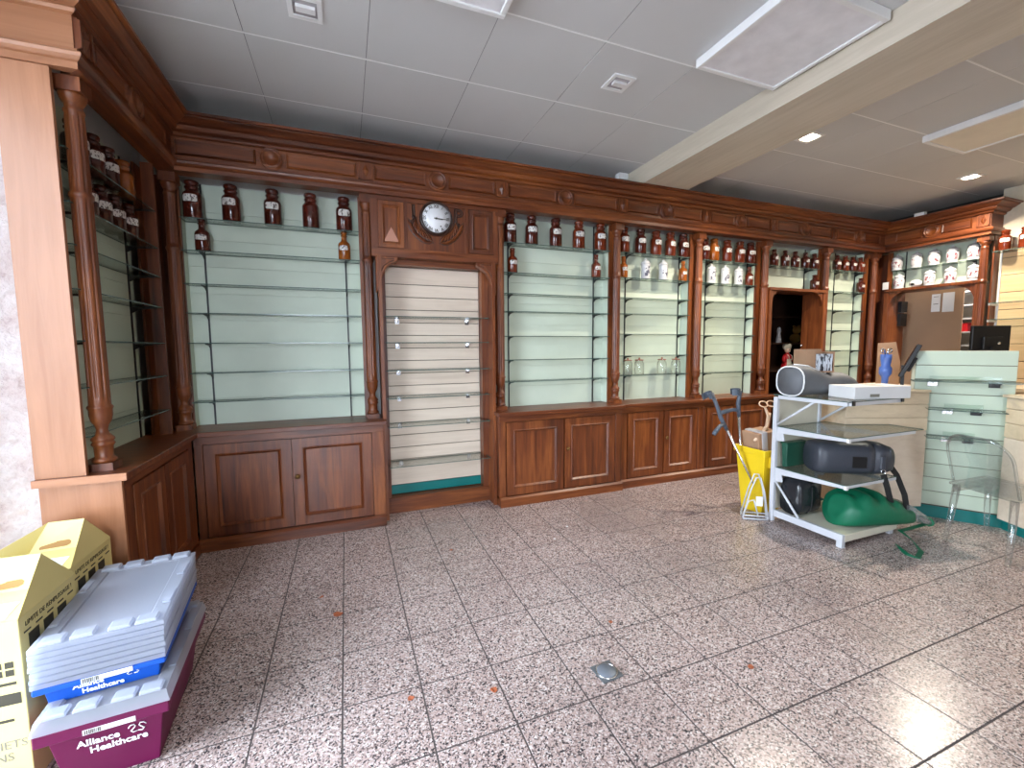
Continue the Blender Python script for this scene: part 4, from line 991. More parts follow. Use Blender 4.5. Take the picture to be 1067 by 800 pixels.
single('door_latch_knob', mb, chrome, 'small bright knob on the lining of the storeroom doorway', 'knob', (5.85, 4.085, 1.48))

# ================================================================== SALES COUNTERS
def counter(lab, A, d, n, L, H_, depth, name='sales_counter'):
    """front face from A along d, n outward; slatted upper half, plain lower half, recessed teal plinth"""
    W = Wall((A[0], A[1], 0), (*d, 0), (*n, 0))
    t = thing(name, lab, 'counter', W.p(L/2, -depth/2, 0))
    part('carcass', MB().wbox(W, 0, L, -depth, -.012, .09, H_-.022), maple, t)
    part('plinth', MB().wbox(W, .0, L, -depth, -.045, 0, .09), teal, t, label='teal plinth')
    part('lower_panel', MB().wbox(W, 0, L, -.012, 0, .09, .755), maple_p, t, bevel=.002)
    z = .76
    while z < H_-.05:
        z2 = min(z+.115, H_-.024); part('slat', MB().wbox(W, 0, L, -.012, .003, z+.003, z2-.003), maple, t, bevel=.002); z += .115
    part('counter_top', MB().wbox(W, -.02, L+.02, -depth, .02, H_-.022, H_), maple, t, bevel=.003)
    return W
n2 = Vector((-.37, -.93)).normalized(); d2 = Vector((.93, -.37)).normalized()
A2 = Vector((4.66, 2.12))
def cut_counter():
    q0, q1 = A2-d2*.715, A2-d2*.015; L = .70; H_ = 1.115
    W = Wall((q0.x, q0.y, 0), (*d2, 0), (*n2, 0))
    t = thing('sales_counter', 'pale wooden sales counter with teal plinth behind the white shelf stand', 'counter', (4.3, 2.45, 0))
    def poly(e): return [tuple(q0-n2*e), tuple(q1-n2*e), (4.566, 2.253), (4.70, 2.58), (4.17, 2.855)]
    part('carcass', MB().flat(poly(.012), .09, H_-.022), maple, t)
    part('plinth', MB().flat(poly(.045), 0, .09), teal, t, label='teal plinth')
    part('lower_panel', MB().wbox(W, 0, L, -.012, 0, .09, .755), maple_p, t, bevel=.002)
    z = .76
    while z < H_-.05:
        z2 = min(z+.115, H_-.024); part('slat', MB().wbox(W, 0, L, -.012, .003, z+.003, z2-.003), maple, t, bevel=.002); z += .115
    part('counter_top', MB().flat([tuple(q0+n2*.02), tuple(q1+n2*.02)]+poly(0)[2:], H_-.022, H_), maple, t, bevel=.003)
cut_counter()
ip = [(4.585, 2.27), (4.68, 2.29), (5.1, 2.29), (5.1, 2.75), (4.78, 2.75)]
t = thing('inner_worktop', 'pale worktop behind the mint slat panel carrying the tilted monitor', 'worktop', (4.85, 2.5, 0))
part('top', MB().flat(ip, 1.09, 1.115), maple, t); part('support', MB().flat([(4.74, 2.40), (5.05, 2.40), (5.05, 2.70), (4.82, 2.70)], 0, 1.0895), maple, t)
d3 = Vector((-.47, -.88)).normalized(); n3 = Vector((-.88, .47)).normalized()
A3 = Vector((4.885, 1.745))
counter('pale wooden sales counter with teal plinth behind the clear chair', A3, d3, n3, 1.3, 1.10, .50)
# mint slatted display panel between the two counters
d1 = Vector((.534, -.845)).normalized(); n1 = Vector((-.845, -.534)).normalized()
Ac = Vector((4.93, 1.75))
WM_ = Wall((Ac.x, Ac.y, 0), (*d1, 0), (*n1, 0))
t = thing('mint_slat_stand', 'tall mint slatted display panel with three glass shelves between the counters', 'display', WM_.p(-.28, -.02, 0))
u0, u1 = -.583, .030
part('core', MB().wbox(WM_, u0, u1, -.045, -.0125, .10, 1.445), plain('cream_edge_board', (0.70, 0.66, 0.48), 0.5), t)
part('plinth', MB().wbox(WM_, u0-.06, u1, -.05, -.002, 0, .10), teal, t, label='teal plinth')
z = 1.445
while z > .15:
    z2 = max(z-.1215, .102); part('slat', MB().wbox(WM_, u0+.022, u1, -.012, 0, z2+.0025, z-.0025), mintslat, t, bevel=.002); z -= .1215
part('groove_backing', MB().wbox(WM_, u0+.022, u1, -.0124, -.0105, .10, 1.44), groove, t)
for zs_, a, b in ((1.197, u0-.01, u1+.02), (.965, -.49, -.04), (.727, -.485, -.075)):
    shelf_part(WM_, a, b, .006, .20, zs_, t)
    for u in (a+.14, b-.14):
        part('shelf_bracket', MB().wbox(WM_, u-.03, u+.03, 0, .03, zs_-.05, zs_-.008).wbox(WM_, u-.008, u+.008, .03, .17, zs_-.016, zs_-.008), chrome if u < -.3 else black_metal, t)
    part('price_strip', MB().wbox(WM_, a+.12, b-.1, .01, .014, zs_+.002, zs_+.035), glass, t)
# monitors behind the counters
def monitor(lab, c, yaw, wd, ht, zb, tilt, up=0.0):
    t = thing('computer_monitor', lab, 'monitor', (c[0], c[1], zb), yaw)
    part('base', MB().box(-.11, .11, -.08, .08, 0, .015), black_plastic, t, world=False, bevel=.003)
    part('stand', MB().box(-.03, .03, 0.04, .065, .015, .20+up), black_plastic, t, world=False)
    s = part('screen_housing', MB().box(-wd/2, wd/2, -.02, .012, .11, .11+ht).box(-.09, .09, .012, .035, .17, .30), black_plastic, t, world=False, bevel=.004)
    s.rotation_euler = (tilt, 0, 0); s.location = (0, 0, up)
    part('screen', MB().box(-wd/2+.015, wd/2-.015, -.0215, -.0203, .125, .095+ht), plain('dark_screen', (0.01, 0.01, 0.012), 0.15), s, world=False)
    mk = MB(); wlathe(mk, Wall((0, .0352, 0), (1, 0, 0), (0, 1, 0)), -.055, .235, [(0, .001), (.014, .001), (.014, 0)], 12); part('maker_badge', mk, chrome, s, world=False)
monitor('black computer monitor seen from behind above the mint slat panel', (6.0, 2.30), radians(180-24), .36, .30, 1.102, 0, .17)
monitor('black computer monitor seen edge-on, tilted beside the mint slat panel', (4.62, 2.37), radians(206.8), .34, .30, 1.117, radians(-22))
single('back_desk', MB().box(5.6, 6.4, 1.5, 2.7, 1.07, 1.10).box(5.62, 5.66, 1.52, 2.68, 0, 1.07).box(6.34, 6.38, 1.52, 2.68, 0, 1.07), maple, 'pale desk behind the counters carrying the black monitor', 'desk', (6.0, 2.1, 0))

# ================================================================== WHITE SHELF STAND
GX0, GX1, GY0, GY1 = 3.365, 3.985, 1.985, 2.575
t = thing('shelf_stand', 'white metal shelf stand with glass shelves and cream base deck', 'shelf stand', (3.67, 2.28, 0))
for x in (GX0, GX1-.09): part('upright', MB().box(x-.0, x+.032, GY1-.035, GY1, 0, 1.07), white_metal, t, bevel=.002)
part('back_panel', MB().box(GX0+.034, GX1-.092, GY1-.022, GY1-.012, .10, .80).box(GX0+.034, GX1-.092, GY1-.022, GY1-.012, .805, 1.06), cream_metal, t)
part('base_deck', MB().box(GX0+.04, GX1+.05, GY0, GY1-.036, .04, .095), cream_metal, t, bevel=.004)
part('deck_side', MB().box(GX0+.005, GX0+.036, GY0+.0, GY1-.036, .045, .10), white_metal, t, bevel=.002)
part('foot', MB().box(GX0+.005, GX0+.04, GY0+.0, GY0+.04, 0, .045), white_metal, t); part('foot', MB().box(GX0+.0, GX0+.034, GY1+.001, GY1+.03, 0, .05), white_metal, t)
part('foot', MB().box(GX1, GX1+.04, GY0+.02, GY0+.05, 0, .04), white_metal, t)
def arm(x, z, deep, r=.032):
    mb = MB().prism([(GY1-.03, z-.008), (GY0+.01, z-.008), (GY0+.01, z-.03), (GY1-.09, z-.06), (GY1-.10, z-.12), (GY1-.03, z-.13)], x, x+.014, Wall((0, 0, 0), (0, 1, 0), (1, 0, 0)))
    part('shelf_arm', mb, white_metal, t, bevel=.002)
for z, xr in ((.825, 4.30), (.475, GX1)):
    for x in (GX0+.012, GX1-.085): arm(x, z, 1)
    gp = [(GX0+.01, GY0), (xr, GY0), (xr, GY1-.045), (GX0+.01, GY1-.045)] if z < .6 else [(GX0+.01, GY0), (xr, GY0), (xr, 2.225), (3.965, 2.365), (3.965, GY1-.045), (GX0+.01, GY1-.045)]
    gm = MB().flat(gp, z-.006, z); gm.m = [0, 0]+[1]*len(gp)
    part('glass_shelf', gm, [glass, glass_edge], t)
    part('front_rail', MB().box(GX0+.05, GX1 if z < .6 else 4.2, GY0+.002, GY0+.016, z-.03, z-.0075), white_metal, t, bevel=.002)
    part('end_cap', MB().box(GX0+.008, GX0+.032, GY0-.006, GY0+.012, z-.034, z-.005), white_plastic, t)
# top frame with diagonal braces
for x in (GX0+.0, GX1-.09): part('top_arm', MB().box(x+.005, x+.028, GY0+.02, GY1-.036, 1.055, 1.085), white_metal, t, bevel=.002)
part('top_rail', MB().box(GX0+.03, GX1+.0, GY0+.005, GY0+.025, 1.058, 1.085), white_metal, t)
for x in (GX0+.010, GX1-.080): part('diagonal_brace', MB().tube([(x+.006, GY1-.03, .835), (x+.006, GY0+.26, 1.06)], .010, 8), white_metal, t)
part('diagonal_brace', MB().tube([(GX0+.016, GY1-.03, .36), (GX0+.016, GY1-.25, .10)], .010, 8), white_metal, t)
shelf_part(Wall((0, 0, 0), (1, 0, 0), (0, -1, 0)), GX0-.005, GX1+.01, -(GY1-.002), -(GY0+.0), 1.0925, t)
for x in (GX0+.035, GX1-.005): part('black_clip', MB().box(x-.012, x+.014, GY0-.010, GY0-.001, 1.062, 1.098), black_plastic, t)
ZT = 1.0925
# grey nylon cushion/bag on top: closed lofted shape
def loft(sections, mi=0):
    """sections: list of rings of equal length"""
    mb = MB(); n = len(sections[0]); vs = [p for s in sections for p in s]
    fs = [(i*n+k, i*n+(k+1) % n, (i+1)*n+(k+1) % n, (i+1)*n+k) for i in range(len(sections)-1) for k in range(n)]
    fs += [tuple(range(n-1, -1, -1)), tuple((len(sections)-1)*n+k for k in range(n))]
    mb.add(vs, fs, mi, True); return mb
def sect(c, ax, rx, rz, z0, n=20, p=2.6):
    """flat-bottomed superellipse ring; c centre xy, ax cross direction"""
    r = []
    for k in range(n):
        a = 2*pi*k/n; ca, sa = cos(a), sin(a)
        x = rx*abs(ca)**(2/p)*(1 if ca >= 0 else -1); z = rz*abs(sa)**(2/p)*(1 if sa >= 0 else -1)
        r.append((c[0]+ax[0]*x, c[1]+ax[1]*x, z0+rz+z))
    return r
t = thing('nylon_bag', 'grey nylon bag with white piping slumped on top of the shelf stand', 'bag', (3.60, 2.42, ZT))
bd = Vector((.55, -.02)); bd.normalize(); ba = Vector((.12, 1)).normalized()
secs = []
for s, rz in ((0, .118), (.03, .126), (.12, .122), (.22, .104), (.32, .090), (.42, .094), (.52, .090), (.60, .072), (.63, .055)):
    c = Vector((3.36, 2.432))+bd*s; secs.append(sect(c, ba, .135 if s > .05 else .128, rz, ZT+.001))
part('bag_body', loft(secs), grey_fab, t)
part('piping', MB().tube([Vector(p)+Vector((-.004, 0, 0)) for p in secs[0]], .006, 6, closed=True), white_plastic, t)
part('piping', MB().tube([Vector(secs[i][k])+Vector((0, 0, .002)) for i, k in ((1, 5), (2, 6), (3, 6), (4, 6), (5, 5))], .006, 6), white_plastic, t)
for i, k in ((5, 14), (6, 12), (7, 10), (6, 16), (4, 16)):
    p = Vector(secs[i][k]); part('press_stud', MB().ball(p, .012, .012, .012, 8), white_plastic, t)
# white flat carton
ang = radians(-14)
t = thing('white_carton', 'flat white carton on the front of the shelf stand top', 'box', (3.79, 2.11, ZT+.0005), ang)
part('carton', MB().box(-.23, .25, -.11, .12, 0, .095), paper, t, world=False, bevel=.003)
part('barcode_label', MB().box(-.10, -.02, -.1112, -.1104, .015, .038), print_grey, t, world=False)
part('red_print', MB().box(-.02, .10, -.04, .06, .0951, .0956), plain('faded_red_print', (0.72, 0.38, 0.32), 0.6), t, world=False)
# open brown leaflet box at the back of the bag
q = onY(848, 384, 2.42)
t = thing('leaflet_box', 'open brown cardboard box of leaflets resting on the grey bag', 'box', (q.x, 2.43, ZT+.186), radians(-20))
part('carton', MB().box(-.11, -.03, -.07, -.066, 0, .19).box(-.11, -.106, -.066, .08, 0, .19).box(.126, .13, -.066, .08, 0, .17).box(-.106, .126, .076, .08, 0, .19).box(-.106, .126, -.066, .076, 0, .005).box(-.03, .13, -.07, -.066, 0, .012), cardboard, t, world=False)
for k in range(7): part('leaflet', MB().box(-.02+.020*k, -.006+.020*k, -.064, .07, .006, .15-.012*(k % 3)), leaflets_m, t, world=False)
# blue tool on the counter
q = Vector((4.52, 2.40))
t = thing('blue_dispenser', 'periwinkle blue pump gadget with chrome arms on the counter', 'gadget', (4.46, 2.36, 1.1155))
part('white_base', MB().box(-.10, .12, -.06, .06, 0, .02), white_plastic, t, world=False, bevel=.004)
part('body', MB().lathe([(0, .02), (.022, .02), (.026, .10), (.045, .13), (.045, .18), (.032, .20), (.040, .26), (.040, .30), (0, .30)], 16), bluetool, t, world=False)
for s in (-1, 1): part('chrome_arm', MB().tube([(s*.015, 0, .30), (s*.03, 0, .345), (s*.065, 0, .35), (s*.075, 0, .325), (s*.055, 0, .315)], .007, 8), chrome, t, world=False)
# tall cardboard sheet behind the counter
single('cardboard_sheet', MB().prism([(-.085, 0), (.085, 0), (.085, .22), (.045, .41), (-.085, .40)], -.006, .006), cardboard, 'brown cardboard sheet standing on the counter beside the tilted monitor', 'cardboard', (4.82, 2.53, 1.1155), rz=radians(-55), world=False)
# ---- slate hard case on the middle shelf, with strap
Z3 = .4755
t = thing('hard_case', 'slate grey rounded hard case with black strap on the middle glass shelf', 'case', (3.72, 2.2, Z3))
secs = []
cd_ = Vector((.60, -.33)).normalized(); ca_ = Vector((-cd_.y, cd_.x))
c_start = Vector((3.50, 2.34))
for s, rx, rz in ((0, .10, .100), (.02, .125, .122), (.07, .132, .130), (.25, .132, .130), (.36, .130, .128), (.40, .128, .128), (.405, .122, .122), (.415, .122, .122), (.42, .128, .128), (.50, .120, .120), (.56, .095, .098), (.59, .055, .06), (.60, .02, .02)):
    secs.append(sect(c_start+cd_*s, ca_, rx, rz, Z3+.0+(.130-rz)*.9, 24, 3.2))
part('shell', loft(secs), slate_shell, t)
Wc_ = Wall((c_start.x, c_start.y, 0), (cd_.x, cd_.y, 0), (cd_.y, -cd_.x, 0))
part('label_recess', MB().wbox(Wc_, .24, .345, .131, .1335, Z3+.07, Z3+.16), black_plastic, t, bevel=.004)
part('latch', MB().wbox(Wc_, .44, .475, .120, .138, Z3+.06, Z3+.17), slate_shell, t, bevel=.006)
part('rib', MB().wbox(Wc_, .515, .527, .06, .112, Z3+.14, Z3+.215), slate_shell, t, bevel=.003)
part('ring', MB().tube([Wc_.p(.455+.016*cos(a), .143, Z3+.045+.02*sin(a)) for a in [k*pi/6 for k in range(12)]], .003, 6, closed=True), chrome, t)
e1 = Wc_.p(.455, .146, Z3+.03); e2 = Wc_.p(.565, .02, Z3+.09)
P_ = [Vector((*onZ(927, 480, .62).xy, .62))]
f1 = e1; low = onY(928, 541, e1.y-.05); low2 = onY(944, 541, e1.y-.06)
part('carry_strap', MB().ribbon([e1, e1+Vector((.02, -.02, -.10)), e1+Vector((.06, -.035, -.24)), Vector(low)+Vector((-.01, 0, .02)), Vector(low)+Vector((.03, 0, -.005)), Vector(low2), Vector(low2)+Vector((.02, 0, .03)), Vector((low2.x, low2.y+.02, .33)), e2+Vector((.07, -.03, -.10)), e2], .042, .004, side=(cd_.x, cd_.y, .0)), webbing, t)
# ---- green bag slumped on the deck with its strap trailing to the floor
ZD = .0955
t = thing('fabric_bag', 'green woven plastic bag slumped on the base deck, strap trailing to floor', 'bag', (3.80, 2.12, ZD))
secs = []; rnd = random.Random(3)
gd = Vector((.62, -.18)).normalized(); ga = Vector((-gd.y, gd.x)); gs = Vector((3.53, 2.17))
prof_ = [(0, .06, .045), (.03, .13, .085), (.08, .165, .112), (.15, .18, .125), (.24, .18, .128), (.33, .175, .118), (.42, .165, .104), (.50, .15, .085), (.56, .135, .07), (.60, .12, .06)]
for i in range(31):
    x = .60*i/30; k = max(q for q in range(len(prof_)) if prof_[q][0] <= x+1e-9); k = min(k, len(prof_)-2)
    f_ = (x-prof_[k][0])/(prof_[k+1][0]-prof_[k][0]); rx = prof_[k][1]*(1-f_)+prof_[k+1][1]*f_; rz = prof_[k][2]*(1-f_)+prof_[k+1][2]*f_
    ring = sect(gs+gd*x, ga, rx, rz, ZD+.001, 40, 2.7)
    out = []
    for q, (a_, b_, c_) in enumerate(ring):
        th_ = 2*pi*q/40; up_ = max(0.0, sin(th_))
        fold = .020*up_*sin(x*46+2.2*cos(th_*1.0)+1.5*sin(th_*3))+.008*up_*sin(x*23-th_*4)+rnd.uniform(-.0012, .0012)
        out.append((a_, b_, max(ZD+.001, c_+fold)))
    secs.append(out)
part('bag_body', loft(secs), green_fab, t)
fl = []
for s, rx, rz, dz in ((.56, .11, .075, 0), (.64, .10, .06, -.01), (.72, .085, .045, -.035), (.78, .055, .03, -.055)):
    fl.append(sect(gs+gd*s+Vector((0, -.035*(s-.5)*3)), ga, rx, rz, ZD+.025+dz, 16, 2.2))
part('clear_window', loft(fl), clear_film, t, label='clear plastic end of the bag')
part('trim_band', MB().tube([Vector(p)+Vector((.004, -.002, 0)) for p in fl[-1]], .009, 6, closed=True), green_fab, t)
st = [fl[-1][12], onZ(938, 553, .05), onZ(950, 562, .02), onZ(960, 574, .006), onZ(956, 581, .004), onZ(945, 578, .004), onZ(934, 568, .004)]
part('trailing_strap', MB().ribbon(st, .032, .003, side=(.6, .8, .15)), green_fab, t)
# ---- black film-wrapped bundle and green tub
t = thing('wrapped_bundle', 'bundle wrapped in shiny black plastic at the back of the deck', 'bundle', (3.50, 2.46, ZD))
secs = []
for s, rx, rz in ((0, .10, .13), (.02, .115, .15), (.12, .12, .155), (.24, .115, .15), (.27, .09, .12)):
    ring = sect(Vector((3.415, 2.43))+Vector((.27*s/.27, 0)), Vector((0, 1)), rx*.85, rz, ZD+.001, 18, 3.5)
    secs.append([(x+rnd.uniform(-.005, .005), min(y+rnd.uniform(-.006, .006), 2.538), max(ZD+.001, z+rnd.uniform(-.006, .006))) for x, y, z in ring])
part('film', loft(secs), black_bag, t)
part('tie', MB().tube([Vector(secs[2][k])+Vector((0, -.002, 0)) for k in range(8, 17)], .004, 6), webbing, t)
t = thing('green_tub', 'dark green translucent tub behind the slate case on the middle shelf', 'tub', (3.47, 2.48, Z3))
part('tub_body', MB().taper(3.42, 3.66, 2.475, 2.528, Z3+.001, Z3+.20, .008), dkgreen, t, bevel=.006)
part('rim', MB().box(3.415, 3.665, 2.472, 2.531, Z3+.20, Z3+.212), dkgreen, t)

# ================================================================== YELLOW BIN, CRUTCHES, WIRE STAND
bx0, bx1, by0, by1 = 3.36, 3.66, 2.63, 2.93
t = thing('yellow_bin', 'tall yellow plastic bin beside the white shelf stand', 'bin', (3.51, 2.78, 0))
zb2 = .585
mb = MB(); i0 = .045; th = .006
def ringq(i, z): return [(bx0+i, by0+i, z), (bx1-i, by0+i, z), (bx1-i, by1-i, z), (bx0+i, by1-i, z)]
vs = ringq(i0, 0)+ringq(0, zb2)+ringq(th, zb2)+ringq(i0+th, .01)
mb.add(vs, [(3, 2, 1, 0), (12, 13, 14, 15)]+[(a+k, a+(k+1) % 4, a+4+(k+1) % 4, a+4+k) for a in (0, 4, 8) for k in range(4)])
part('bin_body', mb, ybin, t, bevel=.003)
mb = MB().box(bx0-.012, bx1+.012, by0-.012, by0-.001, zb2-.05, zb2+.004).box(bx0-.012, bx1+.012, by1+.001, by1+.012, zb2-.05, zb2+.004).box(bx0-.012, bx0-.001, by0-.001, by1+.001, zb2-.05, zb2+.004).box(bx1+.001, bx1+.012, by0-.001, by1+.001, zb2-.05, zb2+.004)
part('rim', mb, ybin, t, bevel=.003)
part('front_rib', MB().box(bx0+.06, bx1-.06, by0-.010, by0+.01, .43, zb2-.051), ybin, t, bevel=.004)
def slanted(c, ux, uz, sx, sy, sz):
    """box with its own axes: ux along, uz up"""
    ux = Vector(ux).normalized(); uz = Vector(uz); uz = (uz-ux*uz.dot(ux)).normalized(); uy = uz.cross(ux)
    return [Vector(c)+ux*(a*sx/2)+uy*(b*sy/2)+uz*(e*sz/2) for e in (-1, 1) for a, b in ((-1, -1), (1, -1), (1, 1), (-1, 1))]
cc = Vector((3.50, 2.79, .61))
t = thing('cardboard_box', 'small taped brown cardboard box stuck in the yellow bin', 'box', cc-Vector((0, 0, .12)))
part('carton', MB().hexa(slanted(cc, (.95, -.1, .12), (-.12, 0, 1), .215, .19, .25)), cardboard, t, bevel=.003)
part('packing_tape', MB().hexa(slanted(cc+Vector((-.045, 0, .002)), (.95, -.1, .12), (-.12, 0, 1), .055, .1935, .2535)), plain('shiny_packing_tape', (0.45, 0.44, 0.46), 0.2), t)
def crutch(lab, foot, top, cuffdir, gripz):
    foot, top = Vector(foot), Vector(top); ax = (top-foot).normalized(); L = (top-foot).length
    cf = Vector(cuffdir); cf = (cf-ax*cf.dot(ax)).normalized(); sd = ax.cross(cf)
    t = thing('forearm_crutch', lab, 'crutch', foot, 0, 'forearm crutches in the yellow bin')
    part('tube', MB().tube([foot, foot+ax*(gripz-.03)], .011, 10), chrome, t)
    part('ferrule', MB().tube([foot, foot+ax*.05], .017, 10), webbing, t)
    part('upper_post', MB().tube([foot+ax*(gripz-.06), foot+ax*(gripz+.06), foot+ax*(gripz+.16)-cf*.02, top-cf*.035], [.016, .020, .017, .015], 10), crutch_grey, t)
    g0 = foot+ax*gripz
    part('hand_grip', MB().tube([g0, g0+cf*.05+ax*.005, g0+cf*.12-ax*.01, g0+cf*.155-ax*.02], [.018, .017, .020, .018], 10), crutch_grey, t)
    ctr = top+cf*.022; pts = [ctr+(cf*cos(a)+sd*sin(a))*.045 for a in [radians(50+26*k) for k in range(11)]]
    part('forearm_cuff', MB().ribbon([p for p in pts], .055, .006, side=ax), crutch_grey, t)
q1 = onY(738.5, 415, 2.88); q1b = onY(757, 441, 2.86)
crutch('forearm crutch leaning out of the bin towards the cupboards, grip lowest', (3.505, 2.70, .02), onY(739, 411, 2.93), (-1, -.05, -.25), .88)
crutch('upright forearm crutch standing against the back of the bin', (3.44, 2.885, .02), onY(768.5, 408, 2.90), (-.8, .6, 0), .90)
# cream plastic tongs/shoehorn with ring handles sticking out of the bin
t = thing('ring_handled_tool', 'cream plastic reaching tool with ring handles sticking out of the bin', 'tool', (3.60, 2.76, .45))
c1_, c2_ = onY(795.5, 421, 2.75), onY(803.5, 420.5, 2.74)
for c in (c1_, c2_): part('ring_handle', MB().tube([c+Vector((.050*cos(a), .015*sin(a), .024*sin(a))) for a in [k*pi/10 for k in range(20)]], .0055, 8, closed=True), beige_p, t)
part('shaft', MB().tube([onY(802, 430, 2.75), onY(799, 444, 2.75), onY(793, 453, 2.74), onY(786, 459, 2.73)], [.012, .016, .016, .012], 10), beige_p, t)
part('shaft', MB().tube([onY(797, 424, 2.75), onY(800.5, 433, 2.75), onY(796, 462, 2.76)], [.010, .014, .010], 10), beige_p, t)
single('white_tube', MB().tube([(3.63, 2.72, .03), onY(808, 429, 2.74)], .015, 10), white_plastic, 'plain white plastic tube standing in the yellow bin', 'tube', (3.63, 2.72, .03))
# white wire stand on the floor in front of the bin
t = thing('wire_stand', 'white wire holder with tall loops standing before the yellow bin', 'stand', (3.22, 2.62, 0))
wc = Vector((3.27, 2.64, 0)); r_ = .0065
wb = [(-.10, .02), (.06, -.085), (.11, -.03), (-.05, .085)]
part('base_frame', MB().tube([wc+Vector((x, y, .008)) for x, y in wb], r_, 8, closed=True), white_metal, t)
part('base_frame', MB().tube([wc+Vector((x, y, .035)) for x, y in wb], r_, 8, closed=True), white_metal, t)
for k, (x, y) in enumerate(wb): part('post', MB().tube([wc+Vector((x, y, .008)), wc+Vector((x, y, .035))], r_, 8), white_metal, t)
for (xa, ya), (xb, yb), h in (((-.10, .02), (.06, -.085), .335), ((-.05, .085), (.11, -.03), .345)):
    a, b = wc+Vector((xa, ya, .035)), wc+Vector((xb, yb, .035)); mid = (a+b)/2
    tp = mid+Vector((.02, .0, h)); e = (b-a)*.09
    part('tall_loop', MB().tube([a, a*.35+tp*.65-e*1.2, tp-e, tp+e*.9, b*.35+tp*.65+e*1.2, b], r_, 8), white_metal, t)
part('side_loop', MB().tube([wc+Vector((-.10, .02, .035)), wc+Vector((-.07, .0, .16)), wc+Vector((-.03, -.02, .175)), wc+Vector((.0, -.045, .03))], r_, 8), white_metal, t)
part('tag_plate', MB().hexa(slanted(wc+Vector((.005, -.045, .165)), (.84, -.55, 0), (0, 0, 1), .055, .004, .085)), white_plastic, t, bevel=.002)

# ================================================================== CLEAR ACRYLIC CHAIR
la, lb = onZ(984, 563), onZ(1028, 553)
t = thing('acrylic_chair', 'transparent acrylic chair in front of the counters', 'chair', ((la.x+lb.x)/2+.12, la.y-.2, 0))
fx = Vector((lb.x-la.x, lb.y-la.y, 0)).normalized(); fy = Vector((-.30, -.95, 0)).normalized(); fdp = .40
def cp(u, v, z): return Vector((la.x, la.y, 0))+fx*u+fy*v+Vector((0, 0, z))
SZ = .45
part('seat', MB().hexa([cp(.03, -.02, SZ-.012), cp(.50, -.02, SZ-.012), cp(.52, fdp+.02, SZ-.012), cp(.02, fdp+.02, SZ-.012), cp(.03, -.02, SZ+.006), cp(.50, -.02, SZ+.006), cp(.52, fdp+.02, SZ+.006), cp(.02, fdp+.02, SZ+.006)]), acrylic, t, bevel=.004)
part('apron', MB().hexa([cp(.05, .0, SZ-.07), cp(.48, .0, SZ-.07), cp(.48, .012, SZ-.07), cp(.05, .012, SZ-.07), cp(.05, .0, SZ-.0125), cp(.48, .0, SZ-.0125), cp(.48, .012, SZ-.0125), cp(.05, .012, SZ-.0125)]), acrylic, t)
for u, v, du, dv in ((.0, 0, .07, .02), (.53, 0, -.07, .02), (0, fdp, .07, -.02), (.53, fdp, -.07, -.02)):
    part('leg', MB().tube([cp(u, v, 0), cp(u+du*.55, v+dv*.5, .20), cp(u+du*.9, v+dv, SZ-.0125)], [.015, .019, .024], 10), acrylic, t)
# rounded backrest standing on the rear edge of the seat (u about 0), leaning back, corners well rounded
def back_outline(n=22):
    w2, hh, r = .205, .40, .15; pts = [(-w2, 0.0)]
    pts += [(-w2+r-r*cos(k*pi/16), hh-r+r*sin(k*pi/16)) for k in range(9)]
    pts += [(w2-r+r*sin(k*pi/16), hh-r+r*cos(k*pi/16)) for k in range(9)]
    return pts+[(w2, 0.0)]
def bp(y, z, off): return cp(.06-.16*z/.40+off-.05*(1-(y/.205)**2), fdp/2+y, SZ+.0065+z)
outl = back_outline(); n_ = len(outl)
grid = [[(y*q/6, (z if q == 6 else z)) for q in range(6, -7, -1)] for y, z in outl[:n_//2]]
vs = []; 
for off in (0, .009):
    for y, z in outl[:n_//2]:
        for q in range(13): vs.append(bp(abs(y)*(q/6-1), z, off))
m_ = n_//2; fs = []; o_ = m_*13
for k in range(m_-1):
    for q in range(12):
        fs += [(k*13+q, k*13+q+1, (k+1)*13+q+1, (k+1)*13+q), (o_+k*13+q, o_+(k+1)*13+q, o_+(k+1)*13+q+1, o_+k*13+q+1)]
mb = MB().add(vs, fs, 0, True)
part('backrest', mb, acrylic, t)
part('back_rim', MB().tube([bp(y, z, .0045) for y, z in outl], .009, 8), acrylic, t)

# ================================================================== BOXES AT THE LEFT
def lid_mesh(lx, ly, h):
    mb = MB(); a, b = lx/2, ly/2; r = .045
    def rg(e, z): return [(-a+e, -b+e, z), (a-e, -b+e, z), (a-e, b-e, z), (-a+e, b-e, z)]
    vs = rg(-.003, 0)+rg(.007, h)+rg(r, h)+rg(r+.006, h-.010)
    fs = [(k, (k+1) % 4, 4+(k+1) % 4, 4+k) for k in range(4)]+[(4+k, 4+(k+1) % 4, 8+(k+1) % 4, 8+k) for k in range(4)]+[(8+k, 8+(k+1) % 4, 12+(k+1) % 4, 12+k) for k in range(4)]+[(12, 13, 14, 15)]
    mb.add(vs, fs)
    return mb.mesh('lid_shell', lid_plastic)
def tabs(lx, ly, h, parent):
    for s in (-1, 1):
        for x in (-.125, -.045, .055, .13):
            wdt = .030; y1 = s*(ly/2-.004); y0 = s*(ly/2-.05)
            lo, hi = min(y0, y1), max(y0, y1)
            part('stacking_tab', MB().taper(x-wdt, x+wdt, lo, hi, h+.0003, h+.013, -.003), lid_plastic, parent, world=False, bevel=.003)
    for s in (-1, 1):
        for y in (-.12, .12):
            part('edge_rib', MB().box(min(s*(lx/2-.03), s*(lx/2-.006)), max(s*(lx/2-.03), s*(lx/2-.006)), y-.05, y+.05, h+.0003, h+.006), lid_plastic, parent, world=False)
LX, LY, LH = .362, .600, .042
LMESH = lid_mesh(LX, LY, LH)
